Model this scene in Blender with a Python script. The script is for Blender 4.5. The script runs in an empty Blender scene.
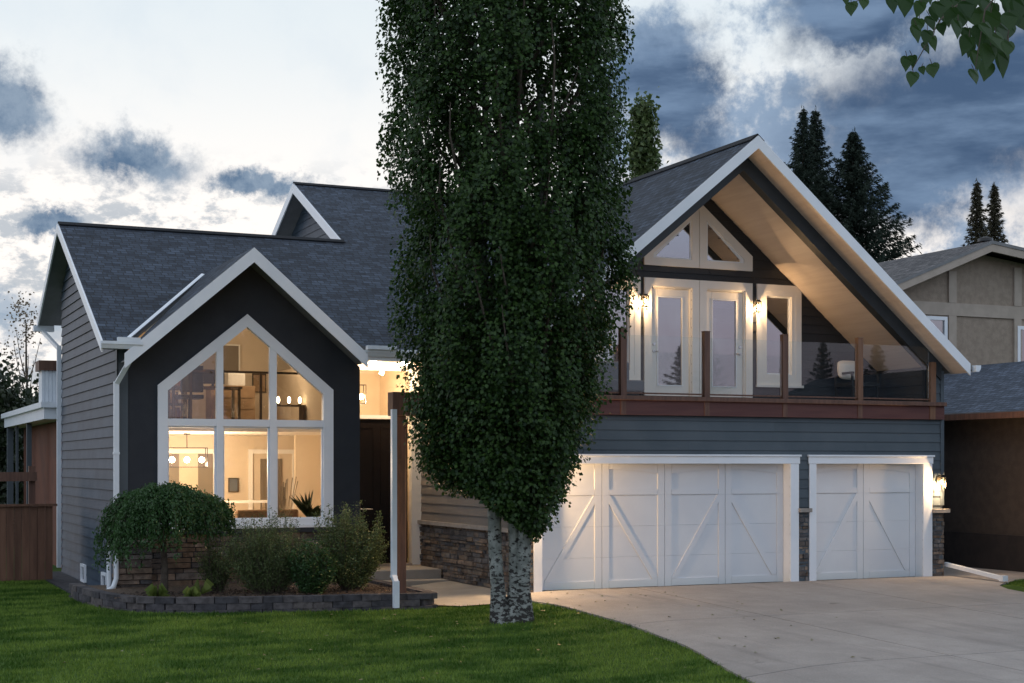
import bpy, bmesh, math, random
import numpy as np
from mathutils import Vector, Matrix, Euler
R = math.radians
SC = bpy.context.scene
COL = SC.collection
random.seed(7)
RNG = np.random.default_rng(7)

# ------------------------------------------------------------------ camera
cam_d = bpy.data.cameras.new('camera')
cam = bpy.data.objects.new('camera', cam_d)
COL.objects.link(cam)
cam.location = (0, 0, 2.12)
cam.rotation_euler = (R(90), 0, R(-24.2))
cam_d.sensor_width = 36.0
cam_d.lens = 1503.0 / 1024.0 * 36.0
cam_d.shift_y = (465.0 - 341.5) / 1024.0
cam_d.clip_end = 3000
SC.camera = cam
SC.view_settings.view_transform = 'Standard'
SC.view_settings.look = 'None'
SC.view_settings.gamma = 1.0
SC.view_settings.exposure = 0.45
SC.view_settings.use_curve_mapping = False
SC.cycles.use_denoising = True
SC.cycles.max_bounces = 10
SC.cycles.transparent_max_bounces = 24
SC.cycles.sample_clamp_indirect = 6.0


# ------------------------------------------------------------------ node helpers
class NT:
    def __init__(s, tree):
        s.t = tree
        s.n = tree.nodes
        s.l = tree.links

    def put(s, sock, v):
        if v is None:
            return
        if isinstance(v, bpy.types.NodeSocket):
            s.l.new(v, sock)
        else:
            if isinstance(v, (tuple, list)) and len(v) == 3 and sock.type == 'RGBA':
                v = (*v, 1)
            sock.default_value = v

    def node(s, typ, ins=None, **props):
        n = s.n.new(typ)
        for k, v in props.items():
            setattr(n, k, v)
        for k, v in (ins or {}).items():
            s.put(n.inputs[k], v)
        return n

    def m(s, op, a, b=0.0, c=None, clamp=False):
        n = s.node('ShaderNodeMath', {0: a, 1: b}, operation=op, use_clamp=clamp)
        if c is not None:
            s.put(n.inputs[2], c)
        return n.outputs[0]

    def mr(s, v, a, b, c, d, smooth=True):
        n = s.node('ShaderNodeMapRange', {0: v, 1: a, 2: b, 3: c, 4: d})
        if smooth:
            n.interpolation_type = 'SMOOTHSTEP'
        return n.outputs[0]

    def mix(s, f, a, b):
        n = s.node('ShaderNodeMix', data_type='RGBA')
        s.put(n.inputs[0], f)
        s.put(n.inputs[6], a)
        s.put(n.inputs[7], b)
        return n.outputs[2]

    def noise(s, vec, scale, detail=3, rough=.55, col=False, dist=0.0):
        n = s.node('ShaderNodeTexNoise', {'Vector': vec, 'Scale': scale, 'Detail': detail, 'Roughness': rough, 'Distortion': dist})
        return n.outputs[1 if col else 0]


# ------------------------------------------------------------------ world
W = bpy.data.worlds.new('World')
SC.world = W
W.use_nodes = True
W.node_tree.nodes.clear()
q = NT(W.node_tree)
geo = q.node('ShaderNodeTexCoord').outputs['Generated']
sx = q.node('ShaderNodeSeparateXYZ', {0: geo})
DX, DY, DZ = sx.outputs
AZ = q.m('MULTIPLY', q.m('ARCTAN2', DX, DY), 57.2958)      # degrees clockwise from the house's depth axis
EL = q.m('MULTIPLY', q.m('ARCSINE', DZ), 57.2958)
nz1 = q.noise(geo, 8.0, 7, .62, col=True)
sp1 = q.node('ShaderNodeSeparateXYZ', {0: nz1})
nz2 = q.noise(geo, 30.0, 7, .68, col=True)
sp2 = q.node('ShaderNodeSeparateXYZ', {0: nz2})
AZd = q.m('ADD', q.m('ADD', AZ, q.m('MULTIPLY', q.m('SUBTRACT', sp1.outputs[0], .5), 6.0)), q.m('MULTIPLY', q.m('SUBTRACT', sp2.outputs[0], .5), 4.5))
ELd = q.m('ADD', q.m('ADD', EL, q.m('MULTIPLY', q.m('SUBTRACT', sp1.outputs[1], .5), 3.2)), q.m('MULTIPLY', q.m('SUBTRACT', sp2.outputs[1], .5), 3.0))


def blob(a0, e0, sa, se, tilt=0.0, soft=.52):
    da = q.m('SUBTRACT', AZd, a0)
    de = q.m('SUBTRACT', ELd, e0)
    if tilt:
        de = q.m('SUBTRACT', de, q.m('MULTIPLY', da, tilt))
    x = q.m('DIVIDE', da, sa)
    y = q.m('DIVIDE', de, se)
    r = q.m('SQRT', q.m('ADD', q.m('MULTIPLY', x, x), q.m('MULTIPLY', y, y)))
    return q.mr(r, 1 - soft, 1 + soft, 1.0, 0.0)


def vmax(l):
    o = l[0]
    for v in l[1:]:
        o = q.m('MAXIMUM', o, v)
    return o


# thin high cloud, warm white towards the set sun on the left, bluer overhead
high = q.mix(q.mr(EL, 8, 18, 0, 1), (.80, .755, .715), (.58, .635, .67))
high = q.mix(q.mr(q.noise(geo, 14, 5, .6), .45, .70, 0, .22), high, (.46, .54, .62))
left = vmax([blob(4.9, 12.8, 2.1, 1.2, 0), blob(10.2, 11.1, 2.3, .95, -.10), blob(14.4, 10.3, 1.3, .6, -.05), blob(7.5, 8.7, 1.1, .45, 0), blob(16.8, 9.6, 1.0, .4, 0)])
fine = q.noise(q.node('ShaderNodeMapping', {0: geo, 3: (1, 1, 1.9)}).outputs[0], 30, 8, .66)
mott = q.m('MULTIPLY', q.mr(fine, .47, .60, 0, 1), q.mr(EL, 12.0, 9.0, 0, .85))
mott = q.m('MULTIPLY', mott, q.mr(AZ, 30, 20, 0, 1))
lowl = blob(3.5, 5.1, 4.5, .7, 0)
bank = vmax([blob(29.6, 13.9, 1.9, 2.3, -.1), blob(42.5, 12.6, 8.0, 3.3, .10), blob(39.5, 10.0, 3.8, 1.7, .2),
             blob(52, 10, 8, 5, 0), blob(37.5, 16.2, 3.6, 1.5, .0)])
streak = q.mr(q.noise(q.node('ShaderNodeMapping', {0: geo, 2: (0, 0, 0), 3: (1, 1, 4.0)}).outputs[0], 6.0, 6, .58), .42, .66, 0, 1)
dark = q.mix(streak, (.044, .080, .150), (.130, .195, .300))
lt = q.mix(q.mr(sp2.outputs[2], .35, .65, 0, 1), (.075, .130, .215), (.20, .26, .34))
c = q.mix(mott, high, (.33, .37, .42))
c = q.mix(q.m('MULTIPLY', lowl, .8), c, (.20, .28, .38))
c = q.mix(left, c, lt)
# torn grey-blue cloud in the bright gap between the banks
gap = q.m('MULTIPLY', q.mr(q.noise(geo, 17, 8, .64), .45, .60, 0, .9), q.mr(AZ, 25, 28, 0, 1))
c = q.mix(gap, c, (.16, .24, .36))
c = q.mix(bank, c, dark)
# overhead and behind the viewer: even dusk sky, dusty pink right at the horizon
nish = q.node('ShaderNodeTexSky', sky_type='NISHITA', sun_disc=False, sun_elevation=R(1.0), sun_rotation=R(-35)).outputs[0]
up = q.mix(q.mr(EL, 3, 14, 0, 1), (.44, .38, .46), (.56, .70, .90))
up = q.mix(q.mr(EL, 25, 70, 0, 1), up, (.50, .53, .57))
up = q.mix(q.mr(q.noise(geo, 4, 6, .6), .42, .62, 0, .5), up, (.66, .70, .80))
fr = q.m('MULTIPLY', q.m('MULTIPLY', q.mr(AZ, -25, -8, 0, 1), q.mr(AZ, 75, 58, 0, 1)), q.mr(EL, 34, 19, 0, 1))
c = q.mix(fr, up, c)
c = q.mix(q.mr(DZ, -.06, -.01, 1, 0), c, (.05, .05, .05))
bg1 = q.node('ShaderNodeBackground', {0: c, 1: 1.0})
bg2 = q.node('ShaderNodeBackground', {0: nish, 1: .006})
add = q.node('ShaderNodeAddShader', {0: bg1.outputs[0], 1: bg2.outputs[0]})
q.node('ShaderNodeOutputWorld', {0: add.outputs[0]})

# last light, very weak and wide, from behind the house on the left
sun_d = bpy.data.lights.new('sun', 'SUN')
sun_d.energy = .15
sun_d.angle = R(25)
sun_d.color = (1, .82, .66)
sun = bpy.data.objects.new('sun', sun_d)
sun.rotation_euler = (R(80), 0, R(215))
COL.objects.link(sun)


# ------------------------------------------------------------------ materials
def pmat(name, c1, c2=None, scale=3.0, rough=.7, bump=0.0, bscale=40.0, detail=4, spec=.4, island=0.0, lo=.35, hi=.65, stretch=None, metal=0.0):
    m = bpy.data.materials.new(name)
    m.use_nodes = True
    m.node_tree.nodes.clear()
    t = NT(m.node_tree)
    tc = t.node('ShaderNodeTexCoord').outputs['Object']
    v = tc
    if stretch:
        v = t.node('ShaderNodeMapping', {0: tc, 3: stretch}).outputs[0]
    col = (*c1, 1)
    if c2 is not None:
        col = t.mix(t.mr(t.noise(v, scale, detail, .6), lo, hi, 0, 1), c1, c2)
    if island:
        ri = t.node('ShaderNodeNewGeometry').outputs['Random Per Island']
        k = t.mr(ri, 0, 1, 1 - island, 1 + island, False)
        hs = t.node('ShaderNodeHueSaturation', {'Value': k, 'Color': col})
        col = hs.outputs[0]
    b = t.node('ShaderNodeBsdfPrincipled', {'Base Color': col, 'Roughness': rough, 'Specular IOR Level': spec, 'Metallic': metal})
    if bump:
        bn = t.node('ShaderNodeBump', {'Strength': bump, 'Distance': .01, 'Height': t.noise(v, bscale, 5, .6)})
        t.l.new(bn.outputs[0], b.inputs['Normal'])
    t.node('ShaderNodeOutputMaterial', {0: b.outputs[0]})
    return m


def glass_mat(name, extra=0.0, tint=(1, 1, 1), ior=1.5, rough=0.0):
    m = bpy.data.materials.new(name)
    m.use_nodes = True
    m.node_tree.nodes.clear()
    t = NT(m.node_tree)
    tr = t.node('ShaderNodeBsdfTransparent', {0: (*tint, 1)})
    gl = t.node('ShaderNodeBsdfGlossy', {'Color': (1, 1, 1, 1), 'Roughness': rough})
    f = t.node('ShaderNodeFresnel', {0: ior}).outputs[0]
    f = t.m('ADD', f, extra, clamp=True)
    mx = t.node('ShaderNodeMixShader', {0: f, 1: tr.outputs[0], 2: gl.outputs[0]})
    t.node('ShaderNodeOutputMaterial', {0: mx.outputs[0]})
    return m


def emit_mat(name, col, s):
    m = bpy.data.materials.new(name)
    m.use_nodes = True
    m.node_tree.nodes.clear()
    t = NT(m.node_tree)
    e = t.node('ShaderNodeEmission', {0: (*col, 1), 1: s})
    t.node('ShaderNodeOutputMaterial', {0: e.outputs[0]})
    return m


def shingle_mat(name, c1, c2):
    m = bpy.data.materials.new(name)
    m.use_nodes = True
    m.node_tree.nodes.clear()
    t = NT(m.node_tree)
    uv = t.node('ShaderNodeTexCoord').outputs['UV']
    wob = t.noise(uv, 2.5, 3, .5, col=True)
    wv = t.node('ShaderNodeVectorMath', {0: wob, 1: (.5, .5, .5)}, operation='SUBTRACT').outputs[0]
    wv = t.node('ShaderNodeVectorMath', {0: wv, 'Scale': .03}, operation='SCALE').outputs[0]
    uv2 = t.node('ShaderNodeVectorMath', {0: uv, 1: wv}, operation='ADD').outputs[0]
    br = t.node('ShaderNodeTexBrick', {'Vector': uv2, 'Color1': (.0, .0, .0, 1), 'Color2': (1, 1, 1, 1), 'Mortar': (.5, .5, .5, 1), 'Scale': 1.0,
                                      'Mortar Size': .010, 'Mortar Smooth': .3, 'Bias': 0.0, 'Brick Width': .19, 'Row Height': .125})
    br.offset = .37
    br.offset_frequency = 2
    br.squash = .7
    br.squash_frequency = 3
    sepb = t.node('ShaderNodeSeparateXYZ', {0: br.outputs[0]}).outputs[0]
    br2 = t.node('ShaderNodeTexBrick', {'Vector': uv2, 'Color1': (.0, .0, .0, 1), 'Color2': (1, 1, 1, 1), 'Mortar': (.5, .5, .5, 1), 'Scale': 1.0,
                                       'Mortar Size': .0, 'Brick Width': .33, 'Row Height': .125})
    br2.offset = .21
    sb2 = t.node('ShaderNodeSeparateXYZ', {0: br2.outputs[0]}).outputs[0]
    mixv = t.m('POWER', t.m('ADD', t.m('MULTIPLY', sepb, .6), t.m('MULTIPLY', sb2, .4)), 1.5)
    big = t.noise(uv, .35, 3, .5)
    grit = t.noise(uv, 60, 2, .7)
    col = t.mix(mixv, c1, c2)
    col = t.mix(br.outputs[1], col, (.006, .007, .009))
    k = t.m('ADD', t.m('MULTIPLY', big, .7), t.m('ADD', t.m('MULTIPLY', grit, .9), .25))
    col = t.node('ShaderNodeHueSaturation', {'Value': k, 'Color': col}).outputs[0]
    # row step: the butt edge of each course
    sv = t.node('ShaderNodeSeparateXYZ', {0: uv2}).outputs[1]
    saw = t.m('FRACT', t.m('DIVIDE', sv, .125))
    hgt = t.m('SUBTRACT', t.m('MULTIPLY', mixv, .6), saw)
    b = t.node('ShaderNodeBsdfPrincipled', {'Base Color': col, 'Roughness': .85, 'Specular IOR Level': .3})
    bn = t.node('ShaderNodeBump', {'Strength': 1.0, 'Distance': .03, 'Height': hgt})
    t.l.new(bn.outputs[0], b.inputs['Normal'])
    t.node('ShaderNodeOutputMaterial', {0: b.outputs[0]})
    return m


def stone_mat(name, cols, rough=.85):
    m = bpy.data.materials.new(name)
    m.use_nodes = True
    m.node_tree.nodes.clear()
    t = NT(m.node_tree)
    tc = t.node('ShaderNodeTexCoord').outputs['Object']
    ri = t.node('ShaderNodeNewGeometry').outputs['Random Per Island']
    cr = t.node('ShaderNodeValToRGB', {0: ri})
    e = cr.color_ramp.elements
    while len(e) < len(cols):
        e.new(.5)
    for i, cc in enumerate(cols):
        e[i].position = i / len(cols)
        e[i].color = (*cc, 1)
    cr.color_ramp.interpolation = 'CONSTANT'
    n = t.noise(tc, 9, 5, .6)
    col = t.node('ShaderNodeHueSaturation', {'Value': t.mr(n, .3, .7, .65, 1.3), 'Color': cr.outputs[0]}).outputs[0]
    b = t.node('ShaderNodeBsdfPrincipled', {'Base Color': col, 'Roughness': rough, 'Specular IOR Level': .3})
    bn = t.node('ShaderNodeBump', {'Strength': .7, 'Distance': .015, 'Height': t.noise(tc, 22, 6, .65)})
    t.l.new(bn.outputs[0], b.inputs['Normal'])
    t.node('ShaderNodeOutputMaterial', {0: b.outputs[0]})
    return m


def leaf_mat(name, c1, c2, trans=.3, rough=.45, spec=.35):
    m = bpy.data.materials.new(name)
    m.use_nodes = True
    m.node_tree.nodes.clear()
    t = NT(m.node_tree)
    ri = t.node('ShaderNodeNewGeometry').outputs['Random Per Island']
    col = t.mix(ri, c1, c2)
    b = t.node('ShaderNodeBsdfPrincipled', {'Base Color': col, 'Roughness': rough, 'Specular IOR Level': spec})
    tl = t.node('ShaderNodeBsdfTranslucent', {0: col})
    mx = t.node('ShaderNodeMixShader', {0: trans, 1: b.outputs[0], 2: tl.outputs[0]})
    t.node('ShaderNodeOutputMaterial', {0: mx.outputs[0]})
    return m


def bark_mat():
    m = bpy.data.materials.new('aspen_bark')
    m.use_nodes = True
    m.node_tree.nodes.clear()
    t = NT(m.node_tree)
    tc = t.node('ShaderNodeTexCoord').outputs['Object']
    z = t.node('ShaderNodeSeparateXYZ', {0: tc}).outputs[2]
    pale = t.mix(t.mr(t.noise(tc, 6, 4, .6), .35, .65, 0, 1), (.30, .31, .28), (.17, .18, .16))
    # dark lens-shaped scars, wider than tall, denser near the foot
    st = t.node('ShaderNodeMapping', {0: tc, 3: (11, 11, 21)}).outputs[0]
    sc = t.noise(st, 1.0, 4, .65)
    thr = t.mr(z, 0.0, 1.6, .45, .60, False)
    d = t.m('SUBTRACT', sc, thr)
    mk = t.mr(d, 0.0, .05, 0, 1)
    col = t.mix(mk, pale, (.040, .037, .034))
    rid = t.node('ShaderNodeMapping', {0: tc, 3: (30, 30, 5)}).outputs[0]
    b = t.node('ShaderNodeBsdfPrincipled', {'Base Color': col, 'Roughness': .85, 'Specular IOR Level': .2})
    bn = t.node('ShaderNodeBump', {'Strength': .8, 'Distance': .02, 'Height': t.m('SUBTRACT', t.noise(rid, 1, 4, .6), mk)})
    t.l.new(bn.outputs[0], b.inputs['Normal'])
    t.node('ShaderNodeOutputMaterial', {0: b.outputs[0]})
    return m


M = {}
M['siding'] = pmat('grey_lap_siding', (.066, .084, .098), (.080, .098, .112), 1.2, .62, .15, 60, island=.10, spec=.35)
M['siding_warmlit'] = pmat('warmlit_grey_siding', (.165, .145, .125), (.195, .172, .15), 1.2, .62, .15, 60, island=.12, spec=.35)  # the grey siding again, with warm porch light painted into its base colour
M['siding_dark'] = pmat('charcoal_siding', (.022, .024, .028), (.028, .030, .034), 2, .6, .1, 60, island=.12)
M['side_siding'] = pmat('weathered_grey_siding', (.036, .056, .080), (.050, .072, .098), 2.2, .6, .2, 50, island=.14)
M['stucco_dark'] = pmat('dark_smooth_stucco', (.024, .028, .035), (.029, .033, .040), 3, .8, .35, 90)
M['trim'] = pmat('white_trim', (.74, .77, .80), (.80, .82, .84), 1.5, .45, .05, 30)
M['trim_cream'] = pmat('cream_window_trim', (.72, .69, .64), (.76, .73, .68), 1.5, .5, .05, 30)
M['gutter'] = pmat('white_gutter', (.68, .72, .76), (.74, .78, .81), 3, .4)
M['gdoor'] = pmat('white_garage_door', (.62, .64, .67), (.67, .69, .71), .8, .5, .12, 120)
M['shingle'] = shingle_mat('slate_shingles', (.006, .011, .020), (.052, .072, .104))
M['shingle_n'] = shingle_mat('blue_slate_shingles', (.025, .036, .054), (.085, .108, .150))
M['shingle_b'] = shingle_mat('brown_grey_shingles', (.040, .037, .037), (.15, .138, .135))
M['soffit'] = pmat('grey_soffit', (.17, .17, .17), (.20, .20, .20), 3, .7)
M['soffit_w'] = pmat('wood_soffit', (.62, .525, .45), (.68, .585, .505), 1.2, .55, .1, 30, stretch=(9, .6, 9))
M['beam'] = pmat('dark_painted_beam', (.028, .036, .044), (.034, .042, .05), 3, .6)
M['brown'] = pmat('brown_stained_wood', (.10, .050, .034), (.15, .075, .05), 2, .6, .3, 20, stretch=(8, 8, .8))
M['brown_lit'] = pmat('lit_brown_post', (.15, .075, .042), (.20, .10, .055), 2, .6, .3, 20, stretch=(8, 8, .8))  # same brown wood, lighter and warmer: light on the right-hand posts painted in
M['redbrown'] = pmat('red_brown_band', (.085, .028, .024), (.110, .040, .032), 1.5, .55, .1, 20, stretch=(.8, 8, 8))
M['deckboard'] = pmat('composite_deck', (.12, .10, .09), (.15, .12, .11), 2, .7)
M['stone'] = stone_mat('ledge_stone', [(.17, .125, .09), (.11, .09, .078), (.22, .165, .125), (.085, .08, .08), (.18, .145, .115), (.13, .092, .066), (.15, .135, .125)])
M['stone_cap'] = pmat('stone_cap', (.27, .24, .21), (.34, .30, .26), 5, .8, .4, 30)
M['block'] = stone_mat('retaining_block', [(.070, .064, .068), (.090, .08, .080), (.055, .052, .056), (.105, .09, .085)])
def concrete_mat():
    m = bpy.data.materials.new('weathered_concrete')
    m.use_nodes = True
    m.node_tree.nodes.clear()
    t = NT(m.node_tree)
    tc = t.node('ShaderNodeTexCoord').outputs['Object']
    big = t.mr(t.noise(tc, .45, 8, .62), .34, .66, 0, 1)
    col = t.mix(big, (.262, .236, .214), (.345, .312, .284))
    mid = t.mr(t.noise(tc, 3.2, 8, .7), .40, .60, 0, 1)
    col = t.mix(t.m('MULTIPLY', mid, .22), col, (.215, .195, .178))
    # drip and tyre staining running down the slope
    st = t.node('ShaderNodeMapping', {0: tc, 3: (2.6, .22, 1)}).outputs[0]
    ty = t.mr(t.noise(st, 1.0, 6, .65), .54, .70, 0, .45)
    col = t.mix(ty, col, (.165, .150, .140))
    spot = t.mr(t.noise(tc, 1.7, 3, .5), .68, .74, 0, .6)
    col = t.mix(spot, col, (.13, .115, .105))
    gr = t.noise(tc, 55, 4, .8)
    k = t.mr(gr, .25, .75, .74, 1.26, False)
    col = t.node('ShaderNodeHueSaturation', {'Value': k, 'Color': col}).outputs[0]
    b = t.node('ShaderNodeBsdfPrincipled', {'Base Color': col, 'Roughness': .82, 'Specular IOR Level': .3})
    bn = t.node('ShaderNodeBump', {'Strength': .5, 'Distance': .008, 'Height': gr})
    t.l.new(bn.outputs[0], b.inputs['Normal'])
    t.node('ShaderNodeOutputMaterial', {0: b.outputs[0]})
    return m


M['concrete'] = concrete_mat()
M['concrete_s'] = pmat('step_concrete', (.30, .27, .23), (.37, .33, .28), 1.5, .8, .25, 90)
M['asphalt'] = pmat('asphalt', (.045, .045, .048), (.06, .06, .062), 2, .9, .3, 90)
M['mulch'] = pmat('bark_mulch', (.05, .034, .022), (.16, .11, .075), 30, .95, 1.0, 60)
M['soil'] = pmat('dark_joint', (.03, .03, .03))
M['fence'] = pmat('brown_fence_boards', (.105, .050, .030), (.150, .075, .045), 1.5, .75, .3, 20, stretch=(6, 6, .7), island=.22)
M['metal'] = pmat('black_metal', (.015, .014, .013), None, rough=.4)
M['chrome'] = pmat('brushed_nickel', (.5, .5, .5), None, rough=.25, metal=1.0)
M['brass'] = pmat('bronze_metal', (.10, .06, .03), None, rough=.35, metal=.7)
M['drywall'] = pmat('warm_painted_drywall', (.60, .50, .38), (.64, .54, .42), 1, .8)
M['drywall_w'] = pmat('white_ceiling_paint', (.78, .74, .68), None, rough=.8)
M['int_trim'] = pmat('interior_white_trim', (.80, .77, .72), None, rough=.5)
M['int_door'] = pmat('grey_interior_door', (.19, .155, .12), None, rough=.5)
M['wood_dk'] = pmat('dark_furniture_wood', (.06, .04, .028), (.09, .06, .04), 4, .5)
M['wood_md'] = pmat('tan_furniture_wood', (.30, .19, .11), (.36, .24, .14), 4, .5)
M['sofa'] = pmat('brown_sofa_fabric', (.13, .075, .04), (.17, .10, .055), 20, .9)
M['floor'] = pmat('oak_floor', (.25, .15, .08), (.32, .2, .11), 3, .4, stretch=(1, 8, 8))
M['door_dk'] = pmat('espresso_door', (.008, .006, .005), (.012, .008, .007), 3, .18, stretch=(8, 8, .7))
M['white_fab'] = pmat('white_cushion_fabric', (.72, .66, .58), None, rough=.9)
M['grey_fab'] = pmat('grey_cushion_fabric', (.12, .13, .15), None, rough=.9)
M['glass'] = glass_mat('clear_window_glass', .0)
M['glass_lantern'] = glass_mat('lantern_glass', .0, (1, .97, .92), 1.12)
M['glass_rail'] = glass_mat('railing_glass', .0, (.93, .96, .96), 1.36)
M['glass_door'] = glass_mat('reflective_door_glass', .24, (.55, .55, .6))
M['pot'] = pmat('clay_pot', (.12, .075, .05), None, rough=.6)
M['bulb'] = emit_mat('warm_bulb', (1, .72, .38), 55)
M['bulb_soft'] = emit_mat('warm_shade_glow', (1, .74, .42), 9)
M['lens'] = emit_mat('downlight_lens', (1, .74, .42), 12)
M['leaf_aspen'] = leaf_mat('aspen_leaf', (.011, .034, .008), (.050, .100, .019), .32, .5, .3)
M['leaf_shrub'] = leaf_mat('shrub_leaf', (.030, .072, .022), (.055, .12, .036), .3)
M['leaf_olive'] = leaf_mat('olive_leaf', (.065, .105, .036), (.14, .18, .066), .25)
M['leaf_lime'] = leaf_mat('lime_leaf', (.12, .17, .035), (.20, .25, .06), .3)
M['leaf_fallen'] = leaf_mat('fallen_leaf', (.16, .13, .04), (.10, .12, .04), .1)
M['leaf_dark'] = leaf_mat('hedge_leaf', (.018, .030, .014), (.034, .048, .022), .2)
M['leaf_near'] = leaf_mat('near_leaf', (.020, .052, .012), (.042, .088, .022), .4)
M['leaf_dry'] = leaf_mat('dry_leaf', (.16, .12, .08), (.24, .18, .11), .2)
M['needle'] = leaf_mat('spruce_needles', (.022, .036, .026), (.045, .062, .045), .1, .7, .15)
M['needle_brown'] = leaf_mat('thin_spruce_needles', (.06, .055, .035), (.095, .085, .05), .1, .7, .15)
M['grass'] = leaf_mat('lawn_blade', (.035, .080, .012), (.070, .135, .024), .3, .6, .15)
M['lawn'] = pmat('lawn_ground', (.035, .07, .012), (.06, .11, .02), 1.1, .95, .6, 60, detail=6, spec=.1)
M['bark'] = bark_mat()
M['bark_brown'] = pmat('brown_bark', (.06, .045, .035), (.10, .08, .06), 12, .9, .8, 20)
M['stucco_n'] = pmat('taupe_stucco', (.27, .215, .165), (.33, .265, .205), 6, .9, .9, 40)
M['timber_n'] = pmat('taupe_timber_trim', (.37, .31, .25), (.42, .35, .285), 3, .7)
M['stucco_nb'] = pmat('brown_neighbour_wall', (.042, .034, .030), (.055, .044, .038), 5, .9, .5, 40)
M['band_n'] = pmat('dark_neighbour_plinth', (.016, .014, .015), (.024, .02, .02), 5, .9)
M['red_wall'] = pmat('rust_wall', (.10, .034, .018), (.14, .045, .022), 2, .8)


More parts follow.
